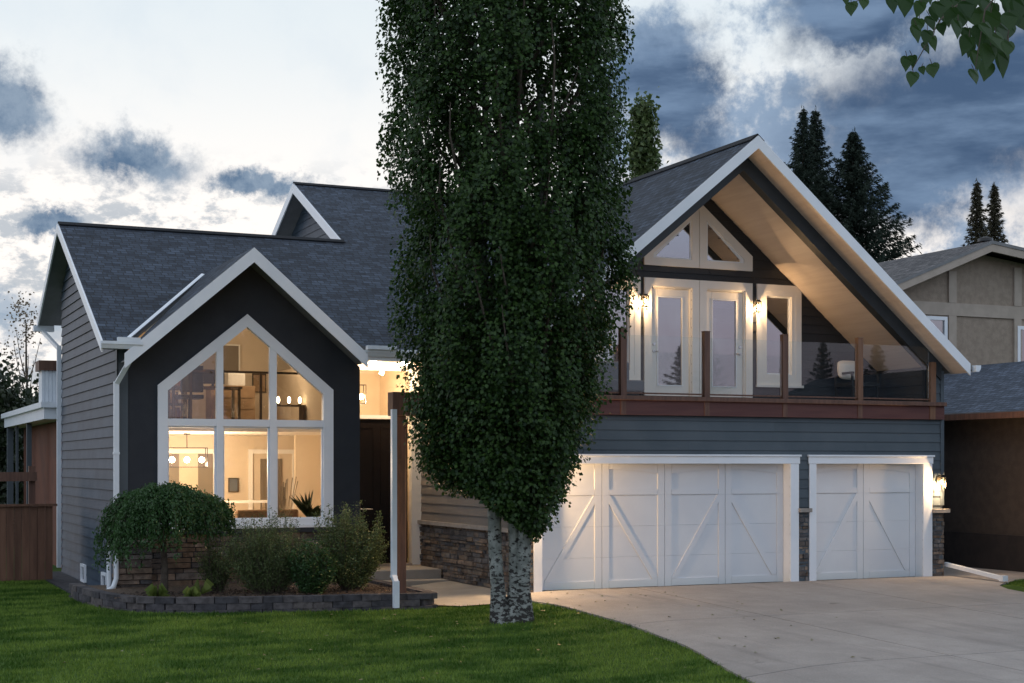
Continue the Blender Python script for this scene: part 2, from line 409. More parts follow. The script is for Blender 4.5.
# ------------------------------------------------------------------ mesh helpers
class MB:
    def __init__(s):
        s.v = []
        s.f = []
        s.uv = []
        s.mi = []
        s.sm = []

    def face(s, pts, uv=None, mi=0, smooth=False):
        b = len(s.v)
        s.v.extend([tuple(p) for p in pts])
        s.f.append(tuple(range(b, b + len(pts))))
        s.uv.append(uv)
        s.mi.append(mi)
        s.sm.append(smooth)

    def solid(s, pts, faces, mi=0, smooth=False):
        b = len(s.v)
        s.v.extend([tuple(p) for p in pts])
        for f in faces:
            s.f.append(tuple(b + i for i in f))
            s.uv.append(None)
            s.mi.append(mi)
            s.sm.append(smooth)

    def box(s, x0, x1, y0, y1, z0, z1, mi=0):
        p = [(x0, y0, z0), (x1, y0, z0), (x1, y1, z0), (x0, y1, z0), (x0, y0, z1), (x1, y0, z1), (x1, y1, z1), (x0, y1, z1)]
        s.solid(p, [(0, 3, 2, 1), (4, 5, 6, 7), (0, 1, 5, 4), (1, 2, 6, 5), (2, 3, 7, 6), (3, 0, 4, 7)], mi)
        return s

    def prism(s, poly, vec, mi=0):
        """poly: list of 3-D points (planar), extruded by vec"""
        n = len(poly)
        vec = Vector(vec)
        p = [Vector(a) for a in poly]
        s.solid([tuple(a) for a in p] + [tuple(a + vec) for a in p],
                [tuple(range(n))[::-1], tuple(range(n, 2 * n))] + [(i, (i + 1) % n, n + (i + 1) % n, n + i) for i in range(n)], mi)
        return s

    def bar(s, a, b, w, h, up=(0, 0, 1), mi=0):
        """rectangular bar from a to b, width w (sideways), height h (along up)"""
        a = Vector(a)
        b = Vector(b)
        d = (b - a).normalized()
        sd = d.cross(Vector(up)).normalized()
        u = sd.cross(d).normalized()
        c = [(-w / 2, -h / 2), (w / 2, -h / 2), (w / 2, h / 2), (-w / 2, h / 2)]
        return s.prism([a + sd * x + u * y for x, y in c], b - a, mi)

    def tube(s, pts, radii, n=8, mi=0, smooth=True):
        pts = [Vector(p) for p in pts]
        if not isinstance(radii, (list, tuple)):
            radii = [radii] * len(pts)
        rings = []
        prev = None
        for i, p in enumerate(pts):
            d = (pts[min(i + 1, len(pts) - 1)] - pts[max(i - 1, 0)]).normalized()
            if prev is None:
                a = d.orthogonal().normalized()
            else:
                a = (prev - d * prev.dot(d))
                a = a.normalized() if a.length > 1e-6 else d.orthogonal().normalized()
            prev = a
            bb = d.cross(a)
            rings.append([p + (a * math.cos(2 * math.pi * k / n) + bb * math.sin(2 * math.pi * k / n)) * radii[i] for k in range(n)])
        vs = [tuple(x) for r in rings for x in r]
        fs = []
        for i in range(len(pts) - 1):
            for k in range(n):
                k2 = (k + 1) % n
                fs.append((i * n + k, i * n + k2, (i + 1) * n + k2, (i + 1) * n + k))
        s.solid(vs, fs, mi, smooth)
        s.solid([tuple(x) for x in rings[0]], [tuple(range(n))[::-1]], mi)
        s.solid([tuple(x) for x in rings[-1]], [tuple(range(n))], mi)
        return s

    def ball(s, c, r, n=10, m=7, sq=(1, 1, 1), mi=0):
        vs = []
        fs = []
        for i in range(1, m):
            th = math.pi * i / m
            for k in range(n):
                ph = 2 * math.pi * k / n
                vs.append((c[0] + r * sq[0] * math.sin(th) * math.cos(ph), c[1] + r * sq[1] * math.sin(th) * math.sin(ph), c[2] + r * sq[2] * math.cos(th)))
        top = len(vs)
        vs.append((c[0], c[1], c[2] + r * sq[2]))
        vs.append((c[0], c[1], c[2] - r * sq[2]))
        for i in range(m - 2):
            for k in range(n):
                k2 = (k + 1) % n
                fs.append((i * n + k, i * n + k2, (i + 1) * n + k2, (i + 1) * n + k))
        for k in range(n):
            k2 = (k + 1) % n
            fs.append((top, k2, k))
            fs.append((top + 1, (m - 2) * n + k, (m - 2) * n + k2))
        s.solid(vs, fs, mi, True)
        return s

    def build(s, name, mat, parent=None, at=None, bevel=0.0):
        base = Vector((0, 0, 0))
        if parent is not None:
            base = Vector(parent['_w'])
        elif at is not None:
            base = Vector(at)
        me = bpy.data.meshes.new(name)
        me.from_pydata([(a - base.x, b - base.y, c - base.z) for a, b, c in s.v], [], s.f)
        mats = mat if isinstance(mat, (list, tuple)) else [mat]
        for mm in mats:
            me.materials.append(mm)
        me.polygons.foreach_set('material_index', s.mi)
        me.polygons.foreach_set('use_smooth', s.sm)
        if any(u is not None for u in s.uv):
            ul = me.uv_layers.new(name='UVMap')
            for p in me.polygons:
                u = s.uv[p.index]
                if u is not None:
                    for k, li in enumerate(p.loop_indices):
                        ul.data[li].uv = u[k]
        o = bpy.data.objects.new(name, me)
        COL.objects.link(o)
        if parent is not None:
            o.parent = parent
        else:
            o.location = base
        o['_w'] = tuple(base)
        if bevel:
            bm = bmesh.new()
            bm.from_mesh(me)
            bmesh.ops.remove_doubles(bm, verts=bm.verts, dist=1e-5)
            bm.to_mesh(me)
            bm.free()
            md = o.modifiers.new('bevel', 'BEVEL')
            md.width = bevel
            md.segments = 2
            md.limit_method = 'ANGLE'
        return o


def empty(name, loc):
    o = bpy.data.objects.new(name, None)
    o.location = loc
    o['_w'] = tuple(loc)
    o.empty_display_size = .2
    COL.objects.link(o)
    return o


def tag(o, label=None, cat=None, group=None, kind=None):
    if label:
        o['label'] = label
    if cat:
        o['category'] = cat
    if group:
        o['group'] = group
    if kind:
        o['kind'] = kind
    return o


def lamp(name, loc, watts, col=(1, .755, .49), r=.04, parent=None):
    d = bpy.data.lights.new(name, 'POINT')
    d.energy = watts
    d.color = col
    d.shadow_soft_size = r
    o = bpy.data.objects.new(name, d)
    COL.objects.link(o)
    if parent is not None:
        o.parent = parent
        o.location = Vector(loc) - Vector(parent['_w'])
    else:
        o.location = loc
    return o


def leaf_mesh(name, C, size, mat, parent=None, at=None, droop=.5, aspect=.8, T=None, jit=.5, fold=.12, label=None, rng=RNG, mul=1.0, NR=None, nj=.6):
    """many small two-triangle leaves; C (N,3) centres, size (N,) lengths, T optional preferred directions"""
    N = len(C)
    C = np.asarray(C, float)
    size = np.broadcast_to(np.asarray(size, float), (N,))
    if T is None:
        t = rng.normal(size=(N, 3))
        t[:, 2] = t[:, 2] * .6 - droop * 1.6
    else:
        t = T / np.linalg.norm(T, axis=1, keepdims=True) + rng.normal(size=(N, 3)) * jit * .5
    t /= np.linalg.norm(t, axis=1, keepdims=True)
    n = rng.normal(size=(N, 3)) if NR is None else NR + rng.normal(size=(N, 3)) * nj
    n -= t * np.sum(n * t, 1, keepdims=True)
    n /= np.linalg.norm(n, axis=1, keepdims=True)
    b = np.cross(n, t)
    s = size[:, None]
    w = s * aspect * .5
    v = np.empty((N, 4, 3))
    v[:, 0] = C - t * s * .5
    v[:, 1] = C + b * w - t * s * .08 + n * s * fold
    v[:, 2] = C + t * s * .5
    v[:, 3] = C - b * w - t * s * .08 + n * s * fold
    base = np.array(parent['_w'] if parent is not None else (at if at is not None else (0, 0, 0)), float)
    v = (v - base).reshape(-1, 3)
    i = np.arange(N)[:, None] * 4
    tri = np.concatenate([i + np.array([[0, 1, 2]]), i + np.array([[0, 2, 3]])], 1).reshape(-1)
    me = bpy.data.meshes.new(name)
    me.vertices.add(N * 4)
    me.vertices.foreach_set('co', v.astype(np.float32).ravel())
    me.loops.add(N * 6)
    me.loops.foreach_set('vertex_index', tri.astype(np.int32))
    me.polygons.add(N * 2)
    me.polygons.foreach_set('loop_start', np.arange(0, N * 6, 3, dtype=np.int32))
    me.update(calc_edges=True)
    me.materials.append(mat)
    o = bpy.data.objects.new(name, me)
    COL.objects.link(o)
    if parent is not None:
        o.parent = parent
    else:
        o.location = base
    o['_w'] = tuple(base)
    return o


def hgt(X, Y):
    t = min(1.0, max(0.0, (11 - X) / 2.5))
    t = t * t * (3 - 2 * t)
    f = 1.0 if Y < 45 else max(0, 1 - (Y - 45) / 40)
    return -.03 * min(16.6, max(0.0, 22.6 - Y)) - .15 * t * f


def hgt_np(X, Y):
    t = np.clip((11 - X) / 2.5, 0, 1)
    t = t * t * (3 - 2 * t)
    return -.03 * np.clip(22.6 - Y, 0, 16.6) - .15 * t


def poly_interval(poly, z):
    xs = []
    n = len(poly)
    for i in range(n):
        (x0, z0), (x1, z1) = poly[i], poly[(i + 1) % n]
        if (z0 <= z <= z1) or (z1 <= z <= z0):
            if abs(z1 - z0) < 1e-9:
                xs += [x0, x1]
            else:
                xs.append(x0 + (x1 - x0) * (z - z0) / (z1 - z0))
    return (min(xs), max(xs)) if len(xs) >= 2 else None


def lap(mb, O, U, N, poly, holes=(), expo=.17, thick=.016, joints=2.6):
    """real lap boards on a vertical wall: poly convex in (s, z), holes are (s0,s1,z0,z1)"""
    O = Vector(O)
    U = Vector(U)
    N = Vector(N)
    zmin = min(p[1] for p in poly)
    zmax = max(p[1] for p in poly)
    k = 0
    z = zmin
    rnd = random.Random(int(zmax * 100 + O.x * 10))
    P = lambda s, zz, o: O + U * s + N * o + Vector((0, 0, zz - O.z))
    while z < zmax - 1e-4:
        z1 = min(z + expo, zmax)
        a = poly_interval(poly, z + 1e-5)
        b = poly_interval(poly, z1 - 1e-5)
        if a and b:
            cuts = []
            for (s0, s1, h0, h1) in holes:
                if h0 < z1 - .02 and h1 > z + .02:
                    cuts.append((s0, s1))
            segs = [(a[0], a[1], b[0], b[1])]
            for (c0, c1) in cuts:
                ns = []
                for (l0, r0, l1, r1) in segs:
                    if c0 >= max(r0, r1) or c1 <= min(l0, l1):
                        ns.append((l0, r0, l1, r1))
                        continue
                    if c0 > min(l0, l1):
                        ns.append((l0, c0, l1, c0))
                    if c1 < max(r0, r1):
                        ns.append((c1, r0, c1, r1))
                segs = ns
            fin = []
            for (l0, r0, l1, r1) in segs:
                x = max(l0, l1) + rnd.uniform(.6, joints * 1.4)
                pl0, pl1 = l0, l1
                while x < min(r0, r1) - .5:
                    fin.append((pl0, x - .002, pl1, x - .002))
                    pl0 = pl1 = x + .002
                    x += rnd.uniform(joints, joints * 1.5)
                fin.append((pl0, r0, pl1, r1))
            for (l0, r0, l1, r1) in fin:
                if r0 - l0 < .01 and r1 - l1 < .01:
                    continue
                mb.solid([P(l0, z, thick + .004), P(r0, z, thick + .004), P(r1, z1, .004), P(l1, z1, .004), P(l0, z, .0), P(r0, z, .0)],
                         [(0, 1, 2, 3), (4, 5, 1, 0)])
        z = z1
    return mb


def stones(mb, O, U, N, L, z0, z1, hmin=.05, hmax=.12, lmin=.12, lmax=.45, seed=1, prot=.035, foot=None):
    rnd = random.Random(seed)
    O = Vector(O)
    U = Vector(U)
    N = Vector(N)
    z = z0
    while z < z1 - .01:
        h = min(rnd.uniform(hmin, hmax), z1 - z)
        if z1 - z - h < .03:
            h = z1 - z
        s = -rnd.uniform(0, lmin)
        while s < L:
            l = rnd.uniform(lmin, lmax)
            a, b = max(s, 0), min(s + l, L)
            if b - a > .02:
                p = rnd.uniform(.008, prot)
                g = .005
                pts = []
                j = lambda: rnd.uniform(-.006, .006)
                for (ss, zz) in ((a + g, z + g), (b - g, z + g), (b - g, z + h - g), (a + g, z + h - g)):
                    pts.append(O + U * ss + Vector((0, 0, zz - O.z)) - N * .01)
                for (ss, zz) in ((a + g * 2, z + g * 1.8), (b - g * 2, z + g * 1.8), (b - g * 2, z + h - g * 1.8), (a + g * 2, z + h - g * 1.8)):
                    pts.append(O + U * (ss + j()) + Vector((0, 0, zz + j() * .6 - O.z)) + N * (p + j()))
                mb.solid(pts, [(0, 1, 5, 4), (1, 2, 6, 5), (2, 3, 7, 6), (3, 0, 4, 7), (4, 5, 6, 7)])
            s += l
        z += h
    return mb

# ------------------------------------------------------------------ ground (structure)
def axis(a, b, fine0, fine1, fs, cs):
    l = list(np.arange(fine0, fine1 + 1e-6, fs))
    x = fine0
    st = cs
    while x > a:
        x -= st
        st *= 1.6
        l.insert(0, max(x, a))
    x = fine1
    st = cs
    while x < b:
        x += st
        st *= 1.6
        l.append(min(x, b))
    return l


gx = axis(-1500, 1500, -8, 24, .5, 1)
gy = axis(-1500, 1500, -4, 46, .5, 1)
g = MB()
vs = [(x, y, hgt(x, y)) for y in gy for x in gx]
nx = len(gx)
g.solid(vs, [(j * nx + i, j * nx + i + 1, (j + 1) * nx + i + 1, (j + 1) * nx + i) for j in range(len(gy) - 1) for i in range(nx - 1)], 0, True)
tag(g.build('lawn_ground', M['lawn']), kind='structure')


def interp(tab, y):
    for (y0, x0), (y1, x1) in zip(tab[:-1], tab[1:]):
        if y0 <= y <= y1:
            t = (y - y0) / (y1 - y0)
            t2 = t * t * (3 - 2 * t) * .3 + t * .7
            return x0 + (x1 - x0) * t2
    return tab[0][1] if y < tab[0][0] else tab[-1][1]


DL = [(2.0, 7.2), (8, 7.6), (11, 8.4), (14.42, 9.44), (16.94, 10.01), (18.92, 10.22), (20.97, 10.24), (21.69, 10.10), (22.58, 9.9)]
DR = [(2.0, 20.5), (12, 19.4), (18, 18.6), (19.6, 18.5), (20.3, 18.6), (20.9, 18.9), (21.5, 19.8), (22.0, 21.0), (22.58, 21.3)]
jy = [2.0, 6.6, 10.6, 14.6, 18.6, 22.58]
jx = [12.45, 15.9]
dw = MB()
for a, b in zip(jy[:-1], jy[1:]):
    for k in range(3):
        n = 16
        ys = [a + .010 + (b - a - .020) * i / n for i in range(n + 1)]
        L = []
        Rr = []
        for y in ys:
            xs = [interp(DL, y)] + jx + [interp(DR, y)]
            x0, x1 = xs[k] + (.010 if k else 0), xs[k + 1] - (.010 if k < 2 else 0)
            L.append(x0)
            Rr.append(x1)
        nn = 6
        pts = []
        for j, y in enumerate(ys):
            for i in range(nn + 1):
                x = L[j] + (Rr[j] - L[j]) * i / nn
                pts.append((x, y, hgt(x, y) + .028))
        fs = [(j * (nn + 1) + i, j * (nn + 1) + i + 1, (j + 1) * (nn + 1) + i + 1, (j + 1) * (nn + 1) + i) for j in range(n) for i in range(nn)]
        dw.solid(pts, fs)
        for side in (0, nn):
            pp = []
            for j, y in enumerate(ys):
                x, yy, z = pts[j * (nn + 1) + side]
                pp += [(x, yy, z), (x, yy, z - .08)]
            dw.solid(pp, [(2 * j, 2 * j + 1, 2 * j + 3, 2 * j + 2) for j in range(n)])
        for j in (0, n):
            row = pts[j * (nn + 1):(j + 1) * (nn + 1)]
            pp = []
            for p in row:
                pp += [p, (p[0], p[1], p[2] - .08)]
            dw.solid(pp, [(2 * i, 2 * i + 1, 2 * i + 3, 2 * i + 2) for i in range(nn)])
tag(dw.build('driveway', M['concrete']), kind='structure')

# walkway from the driveway to the steps
wk = MB()
xs0 = [(22.2, 8.72), (22.6, 8.72), (25.7, 8.72)]
rows = []
for y in np.linspace(21.72, 27.0, 14):
    l = 8.72 if y > 22.25 else 8.72 + (22.25 - y) * 2.6
    r = 10.04 if y < 22.55 else 10.28
    rows.append([(x, y, hgt(x, y) + .024) for x in np.linspace(l, r, 5)])
wk.solid([p for r_ in rows for p in r_], [(j * 5 + i, j * 5 + i + 1, j * 5 + i + 6, j * 5 + i + 5) for j in range(13) for i in range(4)])
wk.solid([p for p in rows[0]] + [(p[0], p[1], p[2] - .06) for p in rows[0]], [(i, i + 5, i + 6, i + 1) for i in range(4)])
tag(wk.build('walkway', M['concrete_s']), kind='structure')

st = MB()
st.box(-200, 200, -8, 1.4, -.70, -.56)
tag(st.build('street', M['asphalt']), kind='structure')
kb = MB()
kb.box(-200, 200, 1.41, 2.0, -.70, -.47)
tag(kb.build('kerb', M['concrete']), kind='structure')

# ------------------------------------------------------------------ the house
H = empty('house', (10.3, 26.0, 0))
tag(H, 'grey gabled house with white garage doors, glass balcony and tall glowing window', 'house')
YG, YW, YB, YD = 22.6, 24.15, 26.0, 27.2
XL, XR = 10.3, 19.08
XA, ZA, SG = 14.62, 7.86, .82       # garage gable
XB, ZB, SB = 6.55, 5.87, .86        # window-bay gable

# ---- walls
w = MB()
holes = [(10.69 - XL, 15.62 - XL, -1, 2.14), (16.18 - XL, 18.6 - XL, -1, 2.14)]
lap(w, (XL, YG, 0), (1, 0, 0), (0, -1, 0), [(0, 0), (XR - XL, 0), (XR - XL, 2.97), (0, 2.97)], holes)
w.face([(XL, YG, 2.14), (XR, YG, 2.14), (XR, YG, 2.97), (XL, YG, 2.97)])
for x0, x1 in ((XL, 10.69), (15.62, 16.18), (18.6, XR)):
    w.face([(x0, YG, -.3), (x1, YG, -.3), (x1, YG, 2.14), (x0, YG, 2.14)])
# sliver of wall right of the balcony, up to the eave
lap(w, (18.84, YG, 2.97), (1, 0, 0), (0, -1, 0), [(0, 2.97), (.24, 2.97), (.24, 3.92), (0, 4.1)], ())
w.box(18.84, XR, YG + .003, YG + .12, 2.97, 4.0)
w.build('garage_wall', M['siding'], H)
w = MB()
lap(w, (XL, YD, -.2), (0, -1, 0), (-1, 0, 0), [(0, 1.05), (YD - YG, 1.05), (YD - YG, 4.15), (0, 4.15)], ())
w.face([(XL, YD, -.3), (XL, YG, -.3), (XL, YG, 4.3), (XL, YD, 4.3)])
w.build('entry_side_wall', M['siding_warmlit'], H)
w = MB()
w.box(XR - .05, XR, YG + .15, 40, -.3, 3.95)
w.build('garage_side_wall', M['siding'], H)
w = MB()
w.box(10.36, XR, 40, 40.1, -.3, 6.0)
w.build('rear_wall', M['siding'], H)
w = MB()
lap(w, (10.35, 31.1, 6.0), (0, 1, 0), (-1, 0, 0), [(0, 6.0), (9.0, 6.0), (3.7, 8.68), (.0, 6.85)], (), expo=.185)
w.face([(10.352, 31.1, 5.0), (10.352, 40.2, 5.0), (10.352, 40.2, 6.0), (10.352, 34.8, 8.7), (10.352, 31.1, 6.85)])
w.build('upper_gable_wall', M['side_siding'], H)
w = MB()
w.box(XR - .06, XR + .02, YG - .03, YG + .06, 1.36, 3.9)
w.box(18.76, 18.84, YG - .028, YG + .06, 3.3, 3.98)
w.build('corner_board', M['siding'], H)

# left wing: side wall, with the gable
w = MB()
ridge = 6.80
poly = [(0, -.35), (6.9, -.35), (6.9, 5.85), (5.0, ridge), (0, 4.32)]
# s runs into the depth from the front corner
lap(w, (4.36, YB, 0), (0, 1, 0), (-1, 0, 0), poly, (), expo=.185, thick=.026)
w.face([(4.362, YB, -.35), (4.362, 32.9, -.35), (4.362, 32.9, 5.85), (4.362, 31.0, ridge), (4.362, YB, 4.32)])
w.build('side_wall', M['side_siding'], H)
w = MB()
w.box(4.36, 9.9, 32.85, 32.95, -.3, 5.7)
w.build('rear_wall', M['siding'], H)

# front wall of the bay, dark stucco with a pentagonal opening
w = MB()
x0, x1, zs = 5.02, 8.15, 1.05
ax, az = 6.58, 4.77
y0, y1 = YB, YB + .16
zl = lambda x: ZB - .16 - SB * abs(x - XB)
xl, xr = 4.36, 8.66
for poly in ([(xl, -.3), (x0, -.3), (x0, zl(x0)), (xl, zl(xl))],
             [(x1, -.3), (xr, -.3), (xr, zl(xr)), (x1, zl(x1))],
             [(x0, -.3), (x1, -.3), (x1, zs), (x0, zs)],
             [(x0, 3.49), (ax, az), (ax, zl(XB)), (x0, zl(x0))],
             [(ax, az), (x1, 3.47), (x1, zl(x1)), (ax, zl(XB))]):
    w.prism([(a, y0, b) for a, b in poly], (0, y1 - y0, 0))
w.build('bay_wall', M['stucco_dark'], H)
w = MB()
w.box(4.34, 4.52, YB - .02, YB - .001, 1.02, 4.15)
w.box(4.335, 4.359, YB - .02, YB + .14, 1.02, 4.15)
w.build('corner_board', M['siding'], H)
w = MB()
w.box(8.645, 8.665, YB + .162, YD, -.3, 4.05)
w.build('porch_side_wall', M['stucco_dark'], H)

# stone
w = MB()
stones(w, (4.36, YB, 0), (1, 0, 0), (0, -1, 0), 4.34, -.25, .93, .06, .14, .18, .6, 3)
stones(w, (8.68, YB, 0), (0, 1, 0), (1, 0, 0), 1.2, -.25, .93, .06, .14, .18, .6, 4)
w.build('bay_stone_veneer', M['stone'], H)
w = MB()
w.box(4.33, 8.72, YB - .09, YB - .001, .93, 1.0)
w.build('stone_ledge', M['stucco_dark'], H)
w = MB()
stones(w, (4.30, YB - .05, 0), (1, 0, 0), (0, -1, 0), .62, -.25, .80, .07, .14, .2, .62, 31, prot=.05)
stones(w, (4.33, YB + .3, 0), (0, -1, 0), (-1, 0, 0), .35, -.25, .80, .07, .14, .2, .4, 32, prot=.03)
w.build('stone_pier', M['stone'], H)
w = MB()
w.box(4.24, 4.96, YB - .16, YB - .092, .80, .86)
w.build('pier_cap', M['stone_cap'], H)
w = MB()
stones(w, (XL, YD, 0), (0, -1, 0), (-1, 0, 0), YD - YG + .03, -.25, .99, .04, .10, .10, .38, 5, prot=.045)
stones(w, (XL - .03, YG, 0), (1, 0, 0), (0, -1, 0), .27, -.25, 1.28, .05, .11, .10, .3, 6)
w.build('entry_stone_veneer', M['stone'], H)
w = MB()
w.box(XL - .09, XL - .001, YG - .05, YD, .99, 1.06)
w.build('stone_ledge', M['stone_cap'], H)
w = MB()
stones(w, (15.81, YG, 0), (1, 0, 0), (0, -1, 0), .21, -.05, 1.27, .05, .11, .08, .22, 7, prot=.04)
w.build('stone_pillar', M['stone'], H)
w = MB()
w.box(15.79, 16.05, YG - .10, YG - .021, 1.27, 1.34)
w.build('pillar_cap', M['stone_cap'], H)
w = MB()
stones(w, (18.84, YG, 0), (1, 0, 0), (0, -1, 0), .27, -.05, 1.22, .05, .11, .08, .28, 8, prot=.04)
stones(w, (XR, YG - .02, 0), (0, 1, 0), (1, 0, 0), .6, -.05, 1.22, .05, .11, .08, .28, 9, prot=.04)
w.build('stone_pillar', M['stone'], H)
w = MB()
w.box(18.80, XR + .1, YG - .11, YG - .021, 1.22, 1.29)
w.build('pillar_cap', M['stone_cap'], H)


# ---- garage doors
def garage_door(x0, x1, pairs):
    yy = YG + .20
    d = MB()
    zt = 2.14
    zsec = [.012, .54, 1.07, 1.60, zt]
    for a, b in zip(zsec[:-1], zsec[1:]):
        d.box(x0, x1, yy, yy + .05, a + .0012, b - .0012)
    root = d.build('garage_door', M['gdoor'], H)
    p = MB()
    pw = (x1 - x0) / pairs
    t = .016

    def ov(poly):
        p.prism([(a, yy - .001, b) for a, b in poly], (0, -t, 0))
    for k in range(pairs):
        a, b = x0 + k * pw, x0 + (k + 1) * pw
        mid = (a + b) / 2
        sw = .13
        g_ = .006
        for (l, r) in ((a + g_, mid - g_), (mid + g_, b - g_)):
            # stiles
            for (u0, u1) in ((l, l + sw), (r - sw, r)):
                for za, zb in zip(zsec[:-1], zsec[1:]):
                    ov([(u0, za + .001), (u1, za + .001), (u1, zb - .001), (u0, zb - .001)])
            # bottom rail and lock rail
            ov([(l + sw + .004, .017), (r - sw - .004, .017), (r - sw - .004, .14), (l + sw + .004, .14)])
            ov([(l + sw + .004, 1.605), (r - sw - .004, 1.605), (r - sw - .004, 1.70), (l + sw + .004, 1.70)])
            # arched head
            inner = r if l == a + g_ else l
            n = 8
            pts = []
            for i in range(n + 1):
                xx = l + sw + .004 + (r - l - 2 * sw - .008) * i / n
                f = abs(xx - mid) / pw * 2
                pts.append((xx, 2.05 - .10 * f * f))
            ov([(pts[0][0], zt - .005)] + pts + [(pts[-1][0], zt - .005)])
            # one diagonal brace per leaf, rising to the centre of the pair
            lo, hi = (l + sw, r - sw) if l == a + g_ else (r - sw, l + sw)
            dw_ = .07 if lo < hi else -.07
            ov([(lo, .145), (lo + dw_ * 1.6, .145), (hi, 1.46), (hi, 1.60), (hi - dw_ * .3, 1.60)])
    p.build('door_battens', M['gdoor'], root)
    s_ = MB()
    s_.box(x0, x1, yy - .006, yy + .03, -.012, .012)
    s_.build('weather_seal', M['metal'], root)
    return root


garage_door(10.69, 15.62, 2)
garage_door(16.18, 18.60, 1)
for (x0, x1) in ((10.69, 15.62), (16.18, 18.60)):
    t = MB()
    wd = .155 if x0 < 12 else .15
    for (a, b) in ((x0 - wd, x0), (x1, x1 + .18 if x0 < 12 else x1 + .21)):
        t.box(a, b, YG - .045, YG - .018, -.06, 2.14)
    t.box(x0 - wd - .02, x1 + (.20 if x0 < 12 else .23), YG - .05, YG - .018, 2.143, 2.27)
    t.box(x0 - wd - .04, x1 + (.22 if x0 < 12 else .25), YG - .075, YG - .018, 2.272, 2.305)
    t.box(x0 - .02, x0, YG - .017, YG + .26, -.06, 2.16)
    t.box(x1, x1 + .02, YG - .017, YG + .26, -.06, 2.16)
    t.box(x0, x1, YG - .017, YG + .26, 2.141, 2.16)
    t.build('garage_door_trim', M['trim'], H, bevel=.004)
k = MB()
k.box(10.35, 19.0, YG + .5, YG + .55, -.2, 2.9)
k.build('garage_inner_wall', M['metal'], H)
sp_ = MB()
sp_.box(XR + .01, 21.3, 22.585, 30, -.12, .012)
tag(sp_.build('side_path', M['concrete']), kind='structure')
fl = MB()
fl.box(XL + .02, XR - .02, YG - .02, YG + .49, -.25, -.004)
fl.build('garage_slab', M['concrete'], H)


# ---- roofs
def slab(mb, poly, zf, th, uvf, m_top=0, m_bot=1):
    top = [(x, y, zf(x, y)) for x, y in poly]
    bot = [(x, y, zf(x, y) - th) for x, y in poly]
    mb.face(top, [uvf(x, y) for x, y in poly], m_top)
    mb.face(bot[::-1], None, m_bot)
    n = len(poly)
    for i in range(n):
        j = (i + 1) % n
        mb.face([top[i], top[j], bot[j], bot[i]], [(0, 0)] * 4, m_bot)


k5 = math.sqrt(1.25)
f1 = lambda x, y: 4.19 + .5 * (y - 25.5)
rf = MB()
slab(rf, [(4.03, 25.5), (4.42, 25.5), (6.55, 28.86), (8.68, 25.5), (9.98, 25.5), (14.62, 32.84), (19.3, 25.5), (19.3, 34.8), (9.94, 34.8), (9.94, 31.0), (4.03, 31.0)],
     f1, .10, lambda x, y: (x, (y - 25.5) * k5))
r0 = rf.build('main_roof', [M['shingle'], M['soffit']], H)
rb = MB()
slab(rb, [(4.03, 31.0), (10.4, 31.0), (10.4, 34.3), (4.03, 34.3)], lambda x, y: 6.94 - .5 * (y - 31.0), .10, lambda x, y: (x, -(y - 31) * k5))
slab(rb, [(9.94, 34.8), (19.3, 34.8), (19.3, 40.6), (9.94, 40.6)], lambda x, y: 8.84 - .5 * (y - 34.8), .10, lambda x, y: (x, -(y - 34.8) * k5))
rb.build('rear_roof', [M['shingle'], M['soffit']], H)
for (a, b, y, z) in ((4.02, 9.96, 31.0, 6.94), (9.93, 19.2, 34.8, 8.84)):
    rc = MB()
    n = int((b - a) / .3)
    for i in range(n):
        x = a + (b - a) * i / n
        x2 = x + (b - a) / n * .99
        rc.prism([(x, y - .14, z - .055), (x, y, z + .018), (x, y + .14, z - .055), (x, y + .14, z - .04), (x, y, z + .033), (x, y - .14, z - .04)], (x2 - x, 0, 0))
    rc.build('ridge_caps', M['shingle'], H)
rc = MB()
n = 36
for i in range(n):
    y = 22.1 + 10.7 * i / n
    rc.prism([(XA - .14, y, ZA - .10), (XA, y, ZA + .015), (XA + .14, y, ZA - .10), (XA + .14, y, ZA - .085), (XA, y, ZA + .03), (XA - .14, y, ZA - .085)], (0, 10.7 / n * .99, 0))
rc.build('ridge_caps', M['shingle'], H)

kg = math.sqrt(1 + SG * SG)
fgl = lambda x, y: ZA - SG * (XA - x)
fgr = lambda x, y: ZA - SG * (x - XA)
rg = MB()
slab(rg, [(9.98, 22.1), (XA, 22.1), (XA, 32.84), (9.98, 25.5)], fgl, .10, lambda x, y: (y, x * kg))
slab(rg, [(XA, 22.1), (19.36, 22.1), (19.36, 25.5), (XA, 32.84)], fgr, .10, lambda x, y: (y, -x * kg))
rg.build('garage_gable_roof', [M['shingle'], M['soffit']], H)
kb_ = math.sqrt(1 + SB * SB)
fbl = lambda x, y: ZB - SB * (XB - x)
fbr = lambda x, y: ZB - SB * (x - XB)
rg = MB()
slab(rg, [(4.50, 25.4), (XB, 25.4), (XB, 28.86), (4.50, 25.5)], fbl, .10, lambda x, y: (y, x * kb_))
slab(rg, [(XB, 25.4), (8.60, 25.4), (8.60, 25.5), (XB, 28.86)], fbr, .10, lambda x, y: (y, -x * kb_))
rg.build('bay_gable_roof', [M['shingle'], M['soffit']], H)

# rake boards and eave boards
fa = MB()


def rake(mb, X0, z0, X1, z1, y, h, t=.03):
    mb.prism([(X0, y, z0), (X1, y, z1), (X1, y, z1 - h), (X0, y, z0 - h)], (0, -t, 0))


